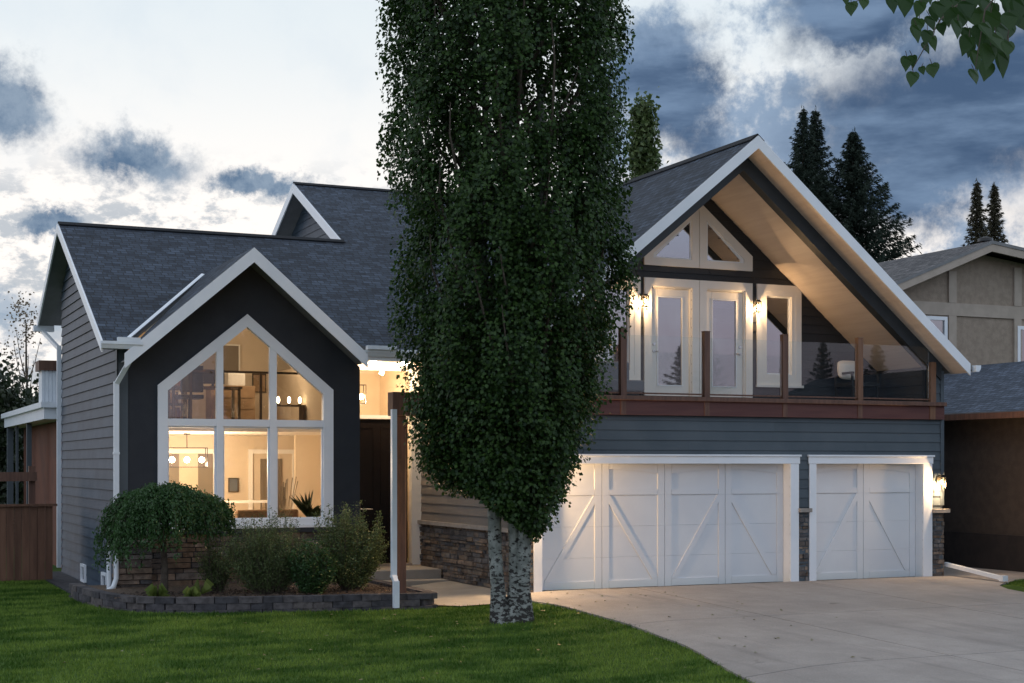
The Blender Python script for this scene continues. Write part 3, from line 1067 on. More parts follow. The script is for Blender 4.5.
for ra in ((XB, ZB - .012, 8.60, fbr(8.6, 0) - .012, 25.4, .25), (XB, ZB - .012, 4.36, fbl(4.36, 0) - .012, 25.4, .25), (XA, ZA - .012, 19.30, fgr(19.3, 0) - .012, 22.1, .22), (XA, ZA - .012, 9.98, fgl(9.98, 0) - .012, 22.1, .22)):
    fa = MB()
    rake(fa, *ra)
    fa.build('front_rake_board', M['trim'], H)
for (X, ys, zr, ye1, ye2, ze1, ze2, hh) in ((4.03, 31.0, 6.94, 25.5, 34.3, 4.19, 5.29, .20), (9.94, 34.8, 8.84, 31.05, 40.6, 6.965, 5.94, .24)):
    for (ye, ze) in ((ye1, ze1), (ye2, ze2)):
        fa = MB()
        fa.prism([(X, ys, zr - .012), (X, ye, ze - .012), (X, ye, ze - hh), (X, ys, zr - hh)], (-.03, 0, 0))
        fa.build('side_rake_board', M['trim'], H)
# soffits
for (X0, X1, ys, zr, ye1, ye2, ze1, ze2) in ((4.031, 4.355, 31.0, 6.94 - .14, 25.52, 34.3, 4.20 - .14, 5.29 - .14), (9.941, 10.345, 34.8, 8.84 - .17, 31.2, 40.6, 7.04 - .17, 5.94 - .17)):
    for (ye, ze) in ((ye1, ze1), (ye2, ze2)):
        so = MB()
        so.prism([(X0, ys, zr), (X1, ys, zr), (X1, ye, ze), (X0, ye, ze)], (0, 0, -.02))
        so.build('soffit', M['soffit'], H)
for xe, fz_ in ((8.60, fbr), (4.4, fbl)):
    so = MB()
    so.prism([(XB, 25.405, ZB - .15), (XB, YB - .002, ZB - .15), (xe, YB - .002, fz_(xe, 0) - .15), (xe, 25.405, fz_(xe, 0) - .15)], (0, 0, -.02))
    so.build('soffit', M['soffit'], H)
zt = 7.655
for sg, xe in ((-1, 10.3), (1, 19.25)):
    so = MB()
    so.prism([(XA, 22.105, zt), (XA, YG - .05, zt), (xe, YG - .05, zt - SG * abs(xe - XA)), (xe, 22.105, zt - SG * abs(xe - XA))], (0, 0, -.02))
    so.build('front_soffit', M['soffit_w'], H)
so = MB()
zc = 7.36
for xe in (10.42, 18.75):
    so.prism([(XA, YG + .15, zc), (XA, YW + .05, zc), (xe, YW + .05, zc - SG * abs(xe - XA)), (xe, YG + .15, zc - SG * abs(xe - XA))], (0, 0, .05))
# fine board joints
for i in range(1, 9):
    pass
so.build('vaulted_balcony_ceiling', M['soffit_w'], H)
bm_ = MB()
for xe in (10.32, 19.02):
    bm_.prism([(XA, YG - .05, zt), (xe, YG - .05, zt - SG * abs(xe - XA)), (xe, YG - .05, zc - .03 - SG * abs(xe - XA)), (XA, YG - .05, zc - .03)], (0, .20, 0))
bm_.build('gable_beam', M['beam'], H)
ga = MB()
ga.box(10.35, 18.95, YG + .16, YG + .17, 7.45, 7.5)
# eave boards of the side gutters
# valley flashing left of the bay gable
va = MB()
a = Vector((4.46, 25.56, f1(4, 25.56) + .03))
b = Vector((6.38, 28.58, f1(4, 28.58) + .03))
va.bar(a, b, .06, .02, up=(0, -.447, .894))
va.build('valley_flashing', M['gutter'], H)

# gutters and downspouts
gt = MB()


def gutter(mb, x0, x1, y, z, w_=.12, h_=.12):
    prof = [(0, 0), (0, -h_), (-w_ * .65, -h_), (-w_ * .9, -h_ * .45), (-w_, -h_ * .4), (-w_, 0), (-w_ * .88, 0), (-w_ * .88, -h_ * .3), (-w_ * .55, -h_ * .88), (-.01, -h_ * .88), (-.01, 0)]
    mb.prism([(x0, y + a, z + b) for a, b in prof], (x1 - x0, 0, 0))


gutter(gt, 3.98, 4.66, 25.47, 4.17)
gt.box(4.25, 4.62, 25.36, 25.475, 4.172, 4.24)
gt.build('front_gutter', M['gutter'], H)
gt = MB()
gutter(gt, 8.56, 10.2, 25.47, 4.17)
gt.box(8.58, 9.12, 25.30, 25.44, 4.172, 4.24)
gt.build('front_gutter', M['gutter'], H)
gt = MB()
gt.box(3.93, 4.36, 34.2, 34.42, 5.05, 5.17)
gt.build('rear_gutter', M['gutter'], H)
gt = MB()
gt.prism([(19.37, 22.0, 3.98), (19.37, 22.0, 3.86), (19.44, 22.0, 3.86), (19.48, 22.0, 3.91), (19.49, 22.0, 3.98)], (0, 9, 0))
gt.build('side_gutter', M['gutter'], H)
ds = MB()
ds.bar((4.52, 25.42, 4.06), (4.50, 25.44, 3.92), .08, .06, up=(0, 1, 0))
ds.bar((4.50, 25.44, 3.94), (4.32, 25.90, 3.50), .08, .06, up=(0, 1, 0))
ds.box(4.27, 4.355, 25.87, 25.95, .55, 3.53)
ds.box(4.262, 4.363, 25.862, 25.958, 2.3, 2.34)
ds.box(4.262, 4.363, 25.862, 25.958, 1.25, 1.29)
ds.build('downspout', M['gutter'], H)
ds = MB()
ds.bar((4.12, 34.25, 5.05), (4.30, 33.05, 4.6), .08, .07, up=(1, 0, 0))
ds.box(4.255, 4.345, 32.93, 33.02, -.05, 4.65)
ds.build('downspout', M['gutter'], H)
ds = MB()
ds.tube([(4.31, 25.9, .75), (4.31, 25.9, .20), (4.24, 25.78, .06), (4.12, 25.7, .0)], .045, 10)
ds.tube([(4.19, 25.92, .78), (4.19, 25.92, .02)], .038, 10)
ds.build('drain_pipe', M['gutter'], H)
ds = MB()
ds.tube([(4.22, 25.9, 1.27), (4.22, 25.9, 1.05)], .045, 10)
ds.ball((4.20, 25.86, 1.36), .05)
ds.build('gas_meter_vent', M['gutter'], H)

# ---- bay window: frame with three lights above and three below
fr = MB()
yf0, yf1 = YB - .035, YB + .10
outer = [(5.02, 1.05), (8.15, 1.05), (8.15, 3.47), (6.58, 4.77), (5.02, 3.49)]
inner = [(5.19, 1.16), (7.97, 1.16), (7.97, 3.39), (6.58, 4.545), (5.19, 3.40)]
for i in range(5):
    j = (i + 1) % 5
    fr.prism([(outer[i][0], yf0, outer[i][1]), (outer[j][0], yf0, outer[j][1]), (inner[j][0], yf0, inner[j][1]), (inner[i][0], yf0, inner[i][1])], (0, yf1 - yf0, 0))
FR = fr.build('bay_window', M['trim'], H)
mu = MB()
zi = lambda x: (3.40 + (4.545 - 3.40) * (x - 5.19) / 1.39) if x < 6.58 else (3.39 + (4.545 - 3.39) * (7.97 - x) / 1.39)
for xa, xb in ((6.035, 6.155), (6.985, 7.11)):
    mu.prism([(xa, yf0 + .012, 1.161), (xb, yf0 + .012, 1.161), (xb, yf0 + .012, zi(xb) + .02), (xa, yf0 + .012, zi(xa) + .02)], (0, .09, 0))
for xa, xb in ((5.19, 6.034), (6.156, 6.984), (7.111, 7.97)):
    mu.box(xa, xb, yf0 + .016, yf0 + .095, 2.795, 2.92)
mu.build('mullion', M['trim'], FR)
sash = MB()
for xa, xb in ((5.19, 6.035), (6.155, 6.985), (7.11, 7.97)):
    for za, zb_ in ((1.16, 2.795),):
        for (a, b, c_, d_) in ((xa, xa + .03, za, zb_), (xb - .03, xb, za, zb_), (xa + .03, xb - .03, za, za + .03), (xa + .03, xb - .03, zb_ - .03, zb_)):
            sash.box(a + .001, b - .001, yf0 + .055, yf0 + .085, c_ + .001, d_ - .001)
sash.build('sash', M['trim'], FR)
gl = MB()
gl.prism([(a, YB + .045, b) for a, b in inner], (0, .006, 0))
gl.build('window_glass', M['glass'], FR)
si = MB()
si.box(4.98, 8.19, YB - .10, YB - .036, 1.01, 1.048)
si.build('window_sill', M['trim'], FR)

# ---- porch and entry
po = MB()
po.box(8.67, XL - .05, 26.0, YD + .1, -.2, .19)
po.box(8.67, XL - .05, 25.64, 25.995, -.2, .015)
po.build('entry_steps', M['concrete_s'], H, bevel=.012)
pc = MB()
pc.box(8.66, XL + .2, 25.5, YD + .3, 4.02, 4.06)
pc.build('porch_ceiling', M['soffit_w'], H)
pf = MB()
pf.box(8.6, 10.1, 25.43, 25.47, 3.98, 4.19)
pf.build('porch_fascia', M['trim'], H)
for i, x in enumerate((9.15, 9.75)):
    dl = MB()
    dl.tube([(x, 26.6, 4.018), (x, 26.6, 4.008)], .075, 16)
    o = dl.build('downlight', M['int_trim'], H)
    dl = MB()
    dl.tube([(x, 26.6, 4.007), (x, 26.6, 4.002)], .055, 16)
    dl.build('lamp_lens', M['lens'], o)
    lamp('downlight_light', (x, 26.6, 3.93), 42, parent=H, r=.05)

ew = MB()
for (a, b, c_, d_) in ((8.66, 10.3, 3.93, 4.1), (8.66, 8.80, -.1, 3.93), (10.10, 10.30, .2, 3.93), (8.80, 10.10, 3.0, 3.07)):
    ew.box(a, b, YD - (.03 if c_ < 3.9 else 0), YD + .12, c_, d_)
ew.build('entry_wall_trim', M['trim_cream'], H)
dr = MB()
dr.box(8.80, 10.03, YD + .02, YD + .08, .24, 2.995)
DR_ = dr.build('front_door', M['door_dk'], H)
p = MB()
for (a, b) in ((8.93, 9.36), (9.48, 9.90)):
    for (c_, d_) in ((.42, 1.2), (1.35, 2.85)):
        for q_ in ((a, a + .03, c_, d_), (b - .03, b, c_, d_), (a + .03, b - .03, c_, c_ + .03), (a + .03, b - .03, d_ - .03, d_)):
            p.box(q_[0], q_[1], YD + .005, YD + .0195, q_[2], q_[3])
p.build('door_moulding', M['door_dk'], DR_)
p = MB()
p.tube([(9.0, YD - .03, 1.28), (9.30, YD - .03, 1.28)], .012, 8)
p.tube([(9.0, YD - .03, 1.28), (9.0, YD + .03, 1.28)], .010, 8)
p.tube([(9.30, YD - .03, 1.28), (9.30, YD + .03, 1.28)], .010, 8)
p.build('handle', M['chrome'], DR_)
p = MB()
p.box(8.80, 10.10, YD - .05, YD + .02, .191, .235)
p.build('threshold', M['stone_cap'], DR_)
p = MB()
p.box(8.80, 10.10, YD + .06, YD + .066, 3.07, 3.93)
p.build('transom_window', M['glass'], H)
p = MB()
p.box(9.62, 9.66, YD - .012, YD + .06, 3.07, 3.93)
ps = MB()
# foyer behind the transom
fy = MB()
fy.box(8.66, 10.6, 30.2, 30.3, .0, 4.3)
fy.box(8.56, 8.66, YD, 30.2, 2.9, 4.3)
fy.box(10.5, 10.6, YD + .15, 30.2, 0, 4.3)
fy.build('foyer_wall', M['drywall'], H)
fy = MB()
fy.box(8.5, 10.6, YD + .13, 30.3, 4.26, 4.3)
fy.build('foyer_ceiling', M['drywall_w'], H)

# porch portal: brown post and beam, white pipe strapped to it
pp = MB()
pp.box(8.085, 8.27, 22.50, 22.69, -.05, 2.90)
PO = pp.build('porch_post', M['brown'], H, bevel=.01)
pp = MB()
pp.box(8.03, 10.28, 22.47, 22.72, 2.902, 3.28)
pp.build('porch_beam', M['brown'], H, bevel=.01)
pp = MB()
pp.box(8.0, 8.08, 22.41, 22.49, .36, 3.0)
pp.box(7.992, 8.088, 22.402, 22.498, .34, .37)
pp.box(7.96, 8.045, 22.20, 22.29, -.12, .30)
pp.bar((8.04, 22.45, .36), (8.003, 22.245, .27), .075, .075, up=(1, 0, 0))
pp.build('downspout', M['gutter'], H)

# ---- balcony
bc = MB()
bc.box(10.32, XR - .02, YG - .085, YG - .02, 2.975, 3.225)
BF = bc.build('balcony_fascia', M['redbrown'], H)
bc = MB()
bc.box(10.30, XR - .01, YG - .15, YG + .06, 3.226, 3.30)
bc.build('balcony_cap', M['brown'], H, bevel=.006)
bc = MB()
bc.box(10.35, 18.85, YG + .061, YW + .1, 3.24, 3.32)
bc.build('balcony_deck', M['deckboard'], H)
RA = empty('balcony_railing', (14.6, YG, 3.3))
RA.parent = H
RA.location = Vector((14.6, YG, 3.3)) - Vector(H['_w'])
RA['_w'] = (14.6, YG, 3.3)
px = [10.55, 12.19, 13.84, 15.47, 17.11]
for i, x in enumerate(px):
    b = MB()
    b.box(x - .055, x + .055, YG - .11, YG - .01, 3.302, 4.44)
    b.box(x - .06, x + .06, YG - .115, YG - .005, 4.441, 4.455)
    b.build('post', M['brown_lit'] if i > 3 else M['brown'], RA)
    b = MB()
    b.box(x - .05, x + .05, YG - .098, YG - .0855, 2.976, 3.224)
    b.build('band_strap', M['brown'], H)
b = MB()
b.box(18.71, 18.84, YG - .115, YG - .052, 3.302, 4.05)
b.build('post', M['brown_lit'], RA)
b = MB()
b.box(18.71, 18.84, YG - .10, YG - .0855, 2.976, 3.224)
b.build('band_strap', M['brown_lit'], H)
for x0, x1 in zip(px, px[1:] + [18.775]):
    b = MB()
    b.box(x0 + .067, x1 - .067, YG - .062, YG - .052, 3.36, 4.34)
    b.build('glass_panel', M['glass_rail'], RA)
    b = MB()
    b.box(x0 + .067, x1 - .067, YG - .075, YG - .04, 3.335, 3.362)
    b.build('bottom_rail', M['brown'], RA)

# back wall of the balcony
XC = 14.66
wz = lambda x: zc - SG * abs(x - XA)
w = MB()
holes = [(13.62 - 10.42, 14.50 - 10.42, 3.3, 5.42), (14.82 - 10.42, 15.70 - 10.42, 3.3, 5.42),
         (12.55 - 10.42, 13.25 - 10.42, 3.75, 5.38), (16.07 - 10.42, 16.77 - 10.42, 3.75, 5.38)]
k_ = 0
while 3.3 + .17 * k_ < 6.95:
    za_, zb_ = 3.3 + .17 * k_, 3.3 + .17 * (k_ + 1)
    zm_ = (za_ + zb_) / 2
    if zb_ > 5.86 and zm_ < 6.75:
        dm_ = min(1.0, .12 + (6.01 + .84 * SG - zm_) / SG)
        if dm_ > .2:
            holes.append((XC + .09 - 10.42, XC + dm_ - 10.42, za_, zb_))
            holes.append((XC - dm_ - 10.42, XC - .09 - 10.42, za_, zb_))
    k_ += 1
lap(w, (10.42, YW, 0), (1, 0, 0), (0, -1, 0), [(0, 3.3), (8.33, 3.3), (8.33, wz(18.75)), (XA - 10.42, zc), (0, wz(10.42))], holes, expo=.17)
for (a, b, c_, d_) in ((10.42, 12.55, 3.3, 5.42), (13.25, 13.62, 3.3, 5.42), (14.50, 14.82, 3.3, 5.42), (15.70, 16.07, 3.3, 5.42), (16.77, 18.75, 3.3, 5.42), (12.55, 13.25, 3.3, 3.75), (16.07, 16.77, 3.3, 3.75), (12.55, 13.25, 5.38, 5.42), (16.07, 16.77, 5.38, 5.42)):
    w.face([(a, YW, c_), (b, YW, c_), (b, YW, min(d_, wz(b) if b > 17 else d_)), (a, YW, min(d_, wz(a) if a < 12 else d_))])
w.build('balcony_back_wall', M['siding_dark'], H)
w = MB()
lap(w, (18.75, YG + .15, 3.3), (0, 1, 0), (-1, 0, 0), [(0, 3.3), (1.4, 3.3), (1.4, 3.97), (0, 3.97)], ())
w.face([(18.752, YG + .1, 3.2), (18.752, YW, 3.2), (18.752, YW, 4.05), (18.752, YG + .1, 4.05)])
w.build('balcony_side_wall', M['siding_dark'], H)
w = MB()
w.face([(10.42, YG + .1, 3.2), (10.42, YW, 3.2), (10.42, YW, 4.05), (10.42, YG + .1, 4.05)])
w.build('balcony_side_wall', M['siding_dark'], H)


def ring(mb, ox0, ox1, oz0, oz1, w0, w1, wt, wb, y0, y1):
    """rectangular frame with butt joints"""
    mb.box(ox0, ox0 + w0, y0, y1, oz0, oz1)
    mb.box(ox1 - w1, ox1, y0, y1, oz0, oz1)
    mb.box(ox0 + w0, ox1 - w1, y0, y1, oz1 - wt, oz1)
    if wb:
        mb.box(ox0 + w0, ox1 - w1, y0, y1, oz0, oz0 + wb)


RM = emit_mat('x', (1, 1, 1), 0)
for k, (x0, x1) in enumerate(((13.49, XC - .005), (XC + .005, 15.83))):
    t = MB()
    ring(t, x0, x1, 3.33, 5.56, .15, .15, .15, 0, YW - .05, YW - .018)
    ring(t, x0 + .13, x1 - .13, 3.33, 5.43, .045, .045, .045, 0, YW - .017, YW + .10)
    fo = t.build('french_door', M['trim_cream'], H)
    a, b = x0 + .175, x1 - .175
    lf = MB()
    ring(lf, a, b, 3.36, 5.38, .13, .13, .14, .22, YW + .03, YW + .075)
    o = lf.build('door_leaf', M['trim_cream'], fo, bevel=.004)
    gb = MB()
    ring(gb, a + .131, b - .131, 3.581, 5.239, .02, .02, .02, .02, YW + .02, YW + .05)
    gb.build('glazing_bead', M['trim'], fo)
    gp = MB()
    gp.box(a + .15, b - .15, YW + .045, YW + .051, 3.6, 5.22)
    gp.build('door_glass', M['glass_door'], fo)
    sh = MB()
    sh.box(a + .155, b - .155, YW + .09, YW + .12, 5.08, 5.22)
    sh.build('rolled_blind', M['white_fab'], fo)
    hx = b - .065 if k else a + .065
    hd = MB()
    hd.tube([(hx, YW + .029, 4.35), (hx, YW + .01, 4.35)], .026, 10)
    hd.build('deadbolt', M['chrome'], fo)
    hd = MB()
    hd.tube([(hx, YW + .029, 4.22), (hx, YW + .01, 4.22)], .026, 10)
    hd.tube([(hx, YW + .005, 4.22), (hx - .09 * (1 if k else -1), YW + .0, 4.22)], .011, 8)
    hd.build('handle', M['chrome'], fo)
    th_ = MB()
    th_.box(x0 + .13, x1 - .13, YW - .05, YW + .06, 3.321, 3.352)
    th_.build('threshold', M['stone_cap'], fo)
for (x0, x1) in ((12.40, 13.41), (15.93, 16.94)):
    t = MB()
    ring(t, x0, x1, 3.62, 5.56, .13, .13, .13, .14, YW - .05, YW - .018)
    t.box(x0 - .03, x1 + .03, YW - .085, YW - .051, 3.60, 3.645)
    fo = t.build('side_window', M['trim_cream'], H)
    s_ = MB()
    ring(s_, x0 + .131, x1 - .131, 3.761, 5.429, .09, .09, .09, .09, YW - .045, YW + .06)
    s_.build('window_frame', M['trim_cream'], fo)
    ring_ = MB()
    ring(ring_, x0 + .222, x1 - .222, 3.852, 5.338, .02, .02, .02, .02, YW + .0, YW + .04)
    ring_.build('sash', M['trim'], fo)
    g_ = MB()
    g_.box(x0 + .22, x1 - .22, YW + .03, YW + .036, 3.85, 5.34)
    g_.build('window_glass', M['glass_door'], fo)

# triangular gable windows
for sgn in (-1, 1):
    X = lambda d: XC + sgn * d
    t = MB()
    out = [(.005, 5.79), (1.17, 5.79), (1.17, 6.07), (.005, 6.07 + 1.165 * SG)]
    inn = [(.16, 5.93), (.98, 5.93), (.98, 6.01), (.16, 6.01 + .82 * SG)]
    for i in range(4):
        j = (i + 1) % 4
        t.prism([(X(out[i][0]), YW - .05, out[i][1]), (X(out[j][0]), YW - .05, out[j][1]), (X(inn[j][0]), YW - .05, inn[j][1]), (X(inn[i][0]), YW - .05, inn[i][1])], (0, .032, 0))
    fo = t.build('gable_window', M['trim_cream'], H)
    i2 = [(.19, 5.955), (.90, 5.955), (.90, 5.99), (.19, 6.01 + .76 * SG)]
    s_ = MB()
    for i in range(4):
        j = (i + 1) % 4
        s_.prism([(X(inn[i][0]), YW - .03, inn[i][1]), (X(inn[j][0]), YW - .03, inn[j][1]), (X(i2[j][0]), YW - .03, i2[j][1]), (X(i2[i][0]), YW - .03, i2[i][1])], (0, .02, 0))
    s_.build('sash', M['trim'], fo)
    g_ = MB()
    g_.prism([(X(a), YW - .018, b) for a, b in i2], (0, .004, 0))
    g_.build('window_glass', M['glass_door'], fo)

# upstairs room behind the french doors
rm = MB()
rm.prism([(12.0, 28.2, 3.3), (17.6, 28.2, 3.3), (17.6, 28.2, 5.15), (XA, 28.2, 7.5), (12.0, 28.2, 5.4)], (0, .1, 0))
rm.box(12.0, 12.1, YW + .15, 28.2, 3.3, 5.5)
rm.box(17.5, 17.6, YW + .15, 28.2, 3.3, 5.2)
rm.box(12.0, 17.6, YW + .15, 28.2, 3.28, 3.33)
rm.build('upstairs_room_wall', M['drywall'], H)


# ---- wall lanterns
def lantern(x, y, z, watts, s=1.0):
    o = MB()
    o.box(x - .05 * s, x + .05 * s, y - .02, y - .001, z - .08 * s, z + .10 * s)
    o.box(x - .012, x + .012, y - .10 * s, y - .02, z + .10 * s, z + .125 * s)
    cy = y - .11 * s
    o.box(x - .075 * s, x + .075 * s, cy - .075 * s, cy + .075 * s, z + .10 * s, z + .118 * s)
    o.box(x - .05 * s, x + .05 * s, cy - .05 * s, cy + .05 * s, z + .119 * s, z + .15 * s)
    for a in (-1, 1):
        for b in (-1, 1):
            o.box(x + a * .062 * s - .007, x + a * .062 * s + .007, cy + b * .062 * s - .007, cy + b * .062 * s + .007, z - .13 * s, z + .099 * s)
    o.box(x - .07 * s, x + .07 * s, cy - .07 * s, cy - .055 * s, z - .146 * s, z - .13 * s)
    o.box(x - .07 * s, x + .07 * s, cy + .055 * s, cy + .07 * s, z - .146 * s, z - .13 * s)
    o.box(x - .07 * s, x - .055 * s, cy - .055 * s, cy + .055 * s, z - .146 * s, z - .13 * s)
    o.box(x + .055 * s, x + .07 * s, cy - .055 * s, cy + .055 * s, z - .146 * s, z - .13 * s)
    L = o.build('wall_lantern', M['metal'], H)
    b = MB()
    b.ball((x, cy, z), .026 * s, sq=(1, 1, 1.7))
    b.build('bulb', M['bulb'], L)
    b = MB()
    for (x0, x1, y0_, y1_) in ((-.058, .058, -.060, -.058), (-.058, .058, .058, .060), (-.060, -.058, -.058, .058), (.058, .060, -.058, .058)):
        b.box(x + x0 * s, x + x1 * s, cy + y0_ * s, cy + y1_ * s, z - .125 * s, z + .095 * s)
    b.build('lantern_glass', M['glass_lantern'], L)
    lamp('lantern_light', (x, cy - .0, z - .055 * s), watts, (1, .66, .36), parent=H, r=.055)
    return L


lantern(13.45, YW - .05, 5.12, 32, .8)
lantern(15.88, YW - .05, 5.12, 32, .8)
lantern(18.96, YG - .02, 1.80, 95, .9)
lantern(10.42, YG - .02, 1.80, 260, 1.0)
lantern(8.5, YD - .03, 3.2, 1, 1.0) if False else None

# ---- rear sun porch seen past the left corner
rp = MB()
rp.box(4.02, 9.5, 33.2, 41.5, 3.10, 3.34)
rp.box(3.95, 9.5, 33.1, 41.6, 3.341, 3.46)
rp.build('rear_porch_roof', M['gutter'], H)
rp = MB()
for b_ in ((4.05, 4.2, 41.0, 41.15), (4.07, 4.18, 36.8, 36.92), (4.1, 4.16, 39.4, 39.5)):
    rp = MB()
    rp.box(*b_, -.3, 3.10)
    rp.build('rear_porch_post', M['siding'], H)
rp = MB()
rp.box(4.5, 4.6, 33.2, 41.4, -.3, 3.09)
rp.build('rear_porch_wall', M['red_wall'], H)
ch = MB()
for i in range(7):
    ch.box(4.12 + i * .08, 4.175 + i * .08, 34.4, 34.95, 3.461, 4.20)
ch.box(4.13, 4.65, 34.42, 34.93, 3.461, 4.19)
CH = ch.build('chimney', M['gutter'], H)
ch = MB()
ch.box(4.05, 4.75, 34.33, 35.0, 4.201, 4.42)
ch.build('chimney_cap', M['brown'], CH)

# small basement window wells at the foot of the side wall
for y in (26.9, 29.4):
    ww = MB()
    ring(ww, 0, 0, 0, 0, 0, 0, 0, 0, 0, 0) if False else None
    ww.box(4.29, 4.335, y, y + .05, -.12, .22)
    ww.box(4.29, 4.335, y + .45, y + .5, -.12, .22)
    ww.box(4.29, 4.335, y + .05, y + .45, .17, .22)
    ww.box(4.29, 4.335, y + .05, y + .45, -.12, -.08)
    ww.build('basement_window', M['trim'], H)
fp = MB()
fp.box(3.75, 4.30, 25.6, 32.8, -.17, -.12)
tag(fp.build('gravel_strip', M['block']), kind='structure')

# ------------------------------------------------------------------ inside the great room
iw = MB()
iw.box(4.55, 9.45, 31.2, 31.3, .2, 7.0)
iw.box(4.45, 4.55, YB + .17, 31.2, .2, 4.35)
iw.prism([(4.45, YB + .17, 4.35), (4.45, 31.2, 4.35), (4.45, 31.0, 6.6), (4.45, 30.8, 6.6)], (.1, 0, 0))
iw.box(8.52, 8.60, YB + .17, 27.40, .2, 2.94)
iw.box(8.52, 8.60, YB + .17, 31.2, 2.945, 4.1)
iw.box(8.60, 9.35, 27.36, 27.42, .2, 2.94)
iw.box(9.35, 9.45, 27.36, 31.2, .2, 2.94)
iw.build('interior_wall', M['drywall'], H)
ic = MB()
pl_ = [(4.56, YB + .2), (4.92, YB + .2), (6.55, 28.78), (8.18, YB + .2), (8.51, YB + .2), (8.51, 31.0), (4.56, 31.0)]
ic.prism([(x, y, f1(x, y) - .13) for x, y in pl_], (0, 0, .015))
ic.prism([(4.95, YB + .17, fbl(4.95, 0) - .13), (XB, YB + .17, ZB - .13), (XB, 28.7, ZB - .13)], (0, 0, .015))
ic.prism([(8.15, YB + .17, fbr(8.15, 0) - .13), (XB, 28.7, ZB - .13), (XB, YB + .17, ZB - .13)], (0, 0, .015))
ic.build('sloped_ceiling', M['drywall'], H)
ic = MB()
ic.box(4.55, 9.35, 27.35, 31.2, 2.74, 2.94)
ic.build('loft_floor', M['drywall_w'], H)
fl = MB()
fl.box(4.5, 8.6, YB + .17, 31.2, .15, .2)
fl.build('interior_floor', M['floor'], H)

# doorways on the back wall of the lower room
for (x0, x1, leafs) in ((7.92, 8.96, 1), (6.10, 7.26, 2)):
    t = MB()
    y = 31.2
    ring(t, x0, x1, .2, 2.45, .09, .09, .09, 0, y - .04, y - .001)
    fo = t.build('interior_door_frame', M['int_trim'], H)
    d = MB()
    if leafs == 1:
        d.box(x0 + .26, x0 + .72, y - .03, y - .002, .21, 2.25)
    else:
        d.box(x0 + .10, x0 + .36, y - .03, y - .002, .21, 2.35)
        d.box(x1 - .40, x1 - .10, y - .03, y - .002, .21, 2.35)
    d.build('interior_door', M['int_door'], fo)
t = MB()
t.box(8.62 - .1, 8.64 - .1, 28.9, 28.95, .2, 2.7)

# furniture
s = MB()
s.box(6.9, 8.1, 28.2, 28.9, .25, .62)
s.box(6.9, 8.1, 28.0, 28.2, .25, 1.27)
s.box(6.70, 6.9, 28.0, 28.95, .25, 1.0)
s.box(8.1, 8.3, 28.0, 28.95, .25, 1.0)
SO = s.build('sofa', M['sofa'], at=(7.5, 28.5, .2), bevel=.04)
s = MB()
for xx in (6.85, 8.12):
    for yy in (28.05, 28.85):
        s.box(xx, xx + .05, yy, yy + .05, .2, .249)
s.build('leg', M['wood_dk'], SO)
tag(SO, 'brown low sofa with its back to the bay window', 'sofa')


def chandelier(c, w_, ztop, label, nb=3, group=None, pw=16, axis='x'):
    r = empty('chandelier', c)
    tag(r, label, 'chandelier')
    x, y, z = c
    m = MB()
    m.tube([(x, y, z + .25), (x, y, ztop)], .008, 6)
    m.tube([(x, y, ztop - .03), (x, y, ztop)], .06, 12)
    for dz in (-.12, .25):
        for dy in (-.08, .08):
            m.box(x - w_ / 2, x + w_ / 2, y + dy - .006, y + dy + .006, z + dz - .006, z + dz + .006)
        for s_ in (-1, 1):
            m.box(x + s_ * w_ / 2 - .006, x + s_ * w_ / 2 + .006, y - .08, y + .08, z + dz - .006, z + dz + .006)
    for s_ in (-1, 1):
        for dy in (-.08, .08):
            m.box(x + s_ * w_ / 2 - .006, x + s_ * w_ / 2 + .006, y + dy - .006, y + dy + .006, z - .12, z + .25)
    m.build('fixture_frame', M['metal'], r)
    for i in range(nb):
        bx = x - w_ * .38 + w_ * .76 * i / (nb - 1)
        b = MB()
        b.ball((bx, y, z + .02), .055)
        b.build('bulb', M['bulb'], r)
        lamp('chandelier_light', (bx, y - .0, z - .07), pw, parent=r, r=.05)
    return r


chandelier((6.12, 28.8, 2.20), .75, 2.73, 'black rectangular chandelier with three glowing bulbs in the lower bay window', 3, pw=78)
chandelier((9.25, 28.3, 3.45), .55, 4.25, 'small glowing chandelier behind the transom above the front door', 3, pw=26)

cu = MB()
n_ = 22
pts_ = [(8.40 - .018 * (k_ % 2), 26.9 + .022 * k_) for k_ in range(n_)]
for (p0_, p1_) in zip(pts_[:-1], pts_[1:]):
    cu.face([(p0_[0], p0_[1], .25), (p1_[0], p1_[1], .25), (p1_[0], p1_[1], 2.66), (p0_[0], p0_[1], 2.66)])
tag(cu.build('curtain', M['white_fab'], at=(8.4, 27.1, .25)), 'pale pleated curtain hanging inside the right end of the bay window', 'curtain')
pt = MB()
pt.tube([(7.98, 26.95, .2), (7.98, 26.95, .75), (7.98, 26.95, 1.12)], [.14, .17, .20], 14)
P1 = pt.build('potted_plant', M['pot'], at=(7.98, 26.95, .2))
tag(P1, 'spiky dark potted plant at the right end of the bay window', 'plant')
N = 70
a_ = RNG.uniform(0, 6.28, N)
pl = MB()
for k in range(90):
    an = k * 2.4
    el = .35 + 1.1 * ((k * .618) % 1)
    d = Vector((math.cos(an) * math.cos(el), math.sin(an) * math.cos(el), math.sin(el)))
    b0 = Vector((7.98, 26.95, 1.12))
    L = .50 + .12 * math.sin(k * 3.1)
    sd = d.cross(Vector((0, 0, 1))).normalized() * .018
    mid = b0 + d * L * .55 + Vector((0, 0, .03))
    tip = b0 + d * L - Vector((0, 0, .05))
    pl.face([b0 - sd * .5, b0 + sd * .5, mid + sd, tip, mid - sd])
pl.build('leaves', M['leaf_dark'], P1)
pg = MB()
pg.tube([(7.46, 26.9, .2), (7.46, 26.9, .95)], [.10, .12], 12)
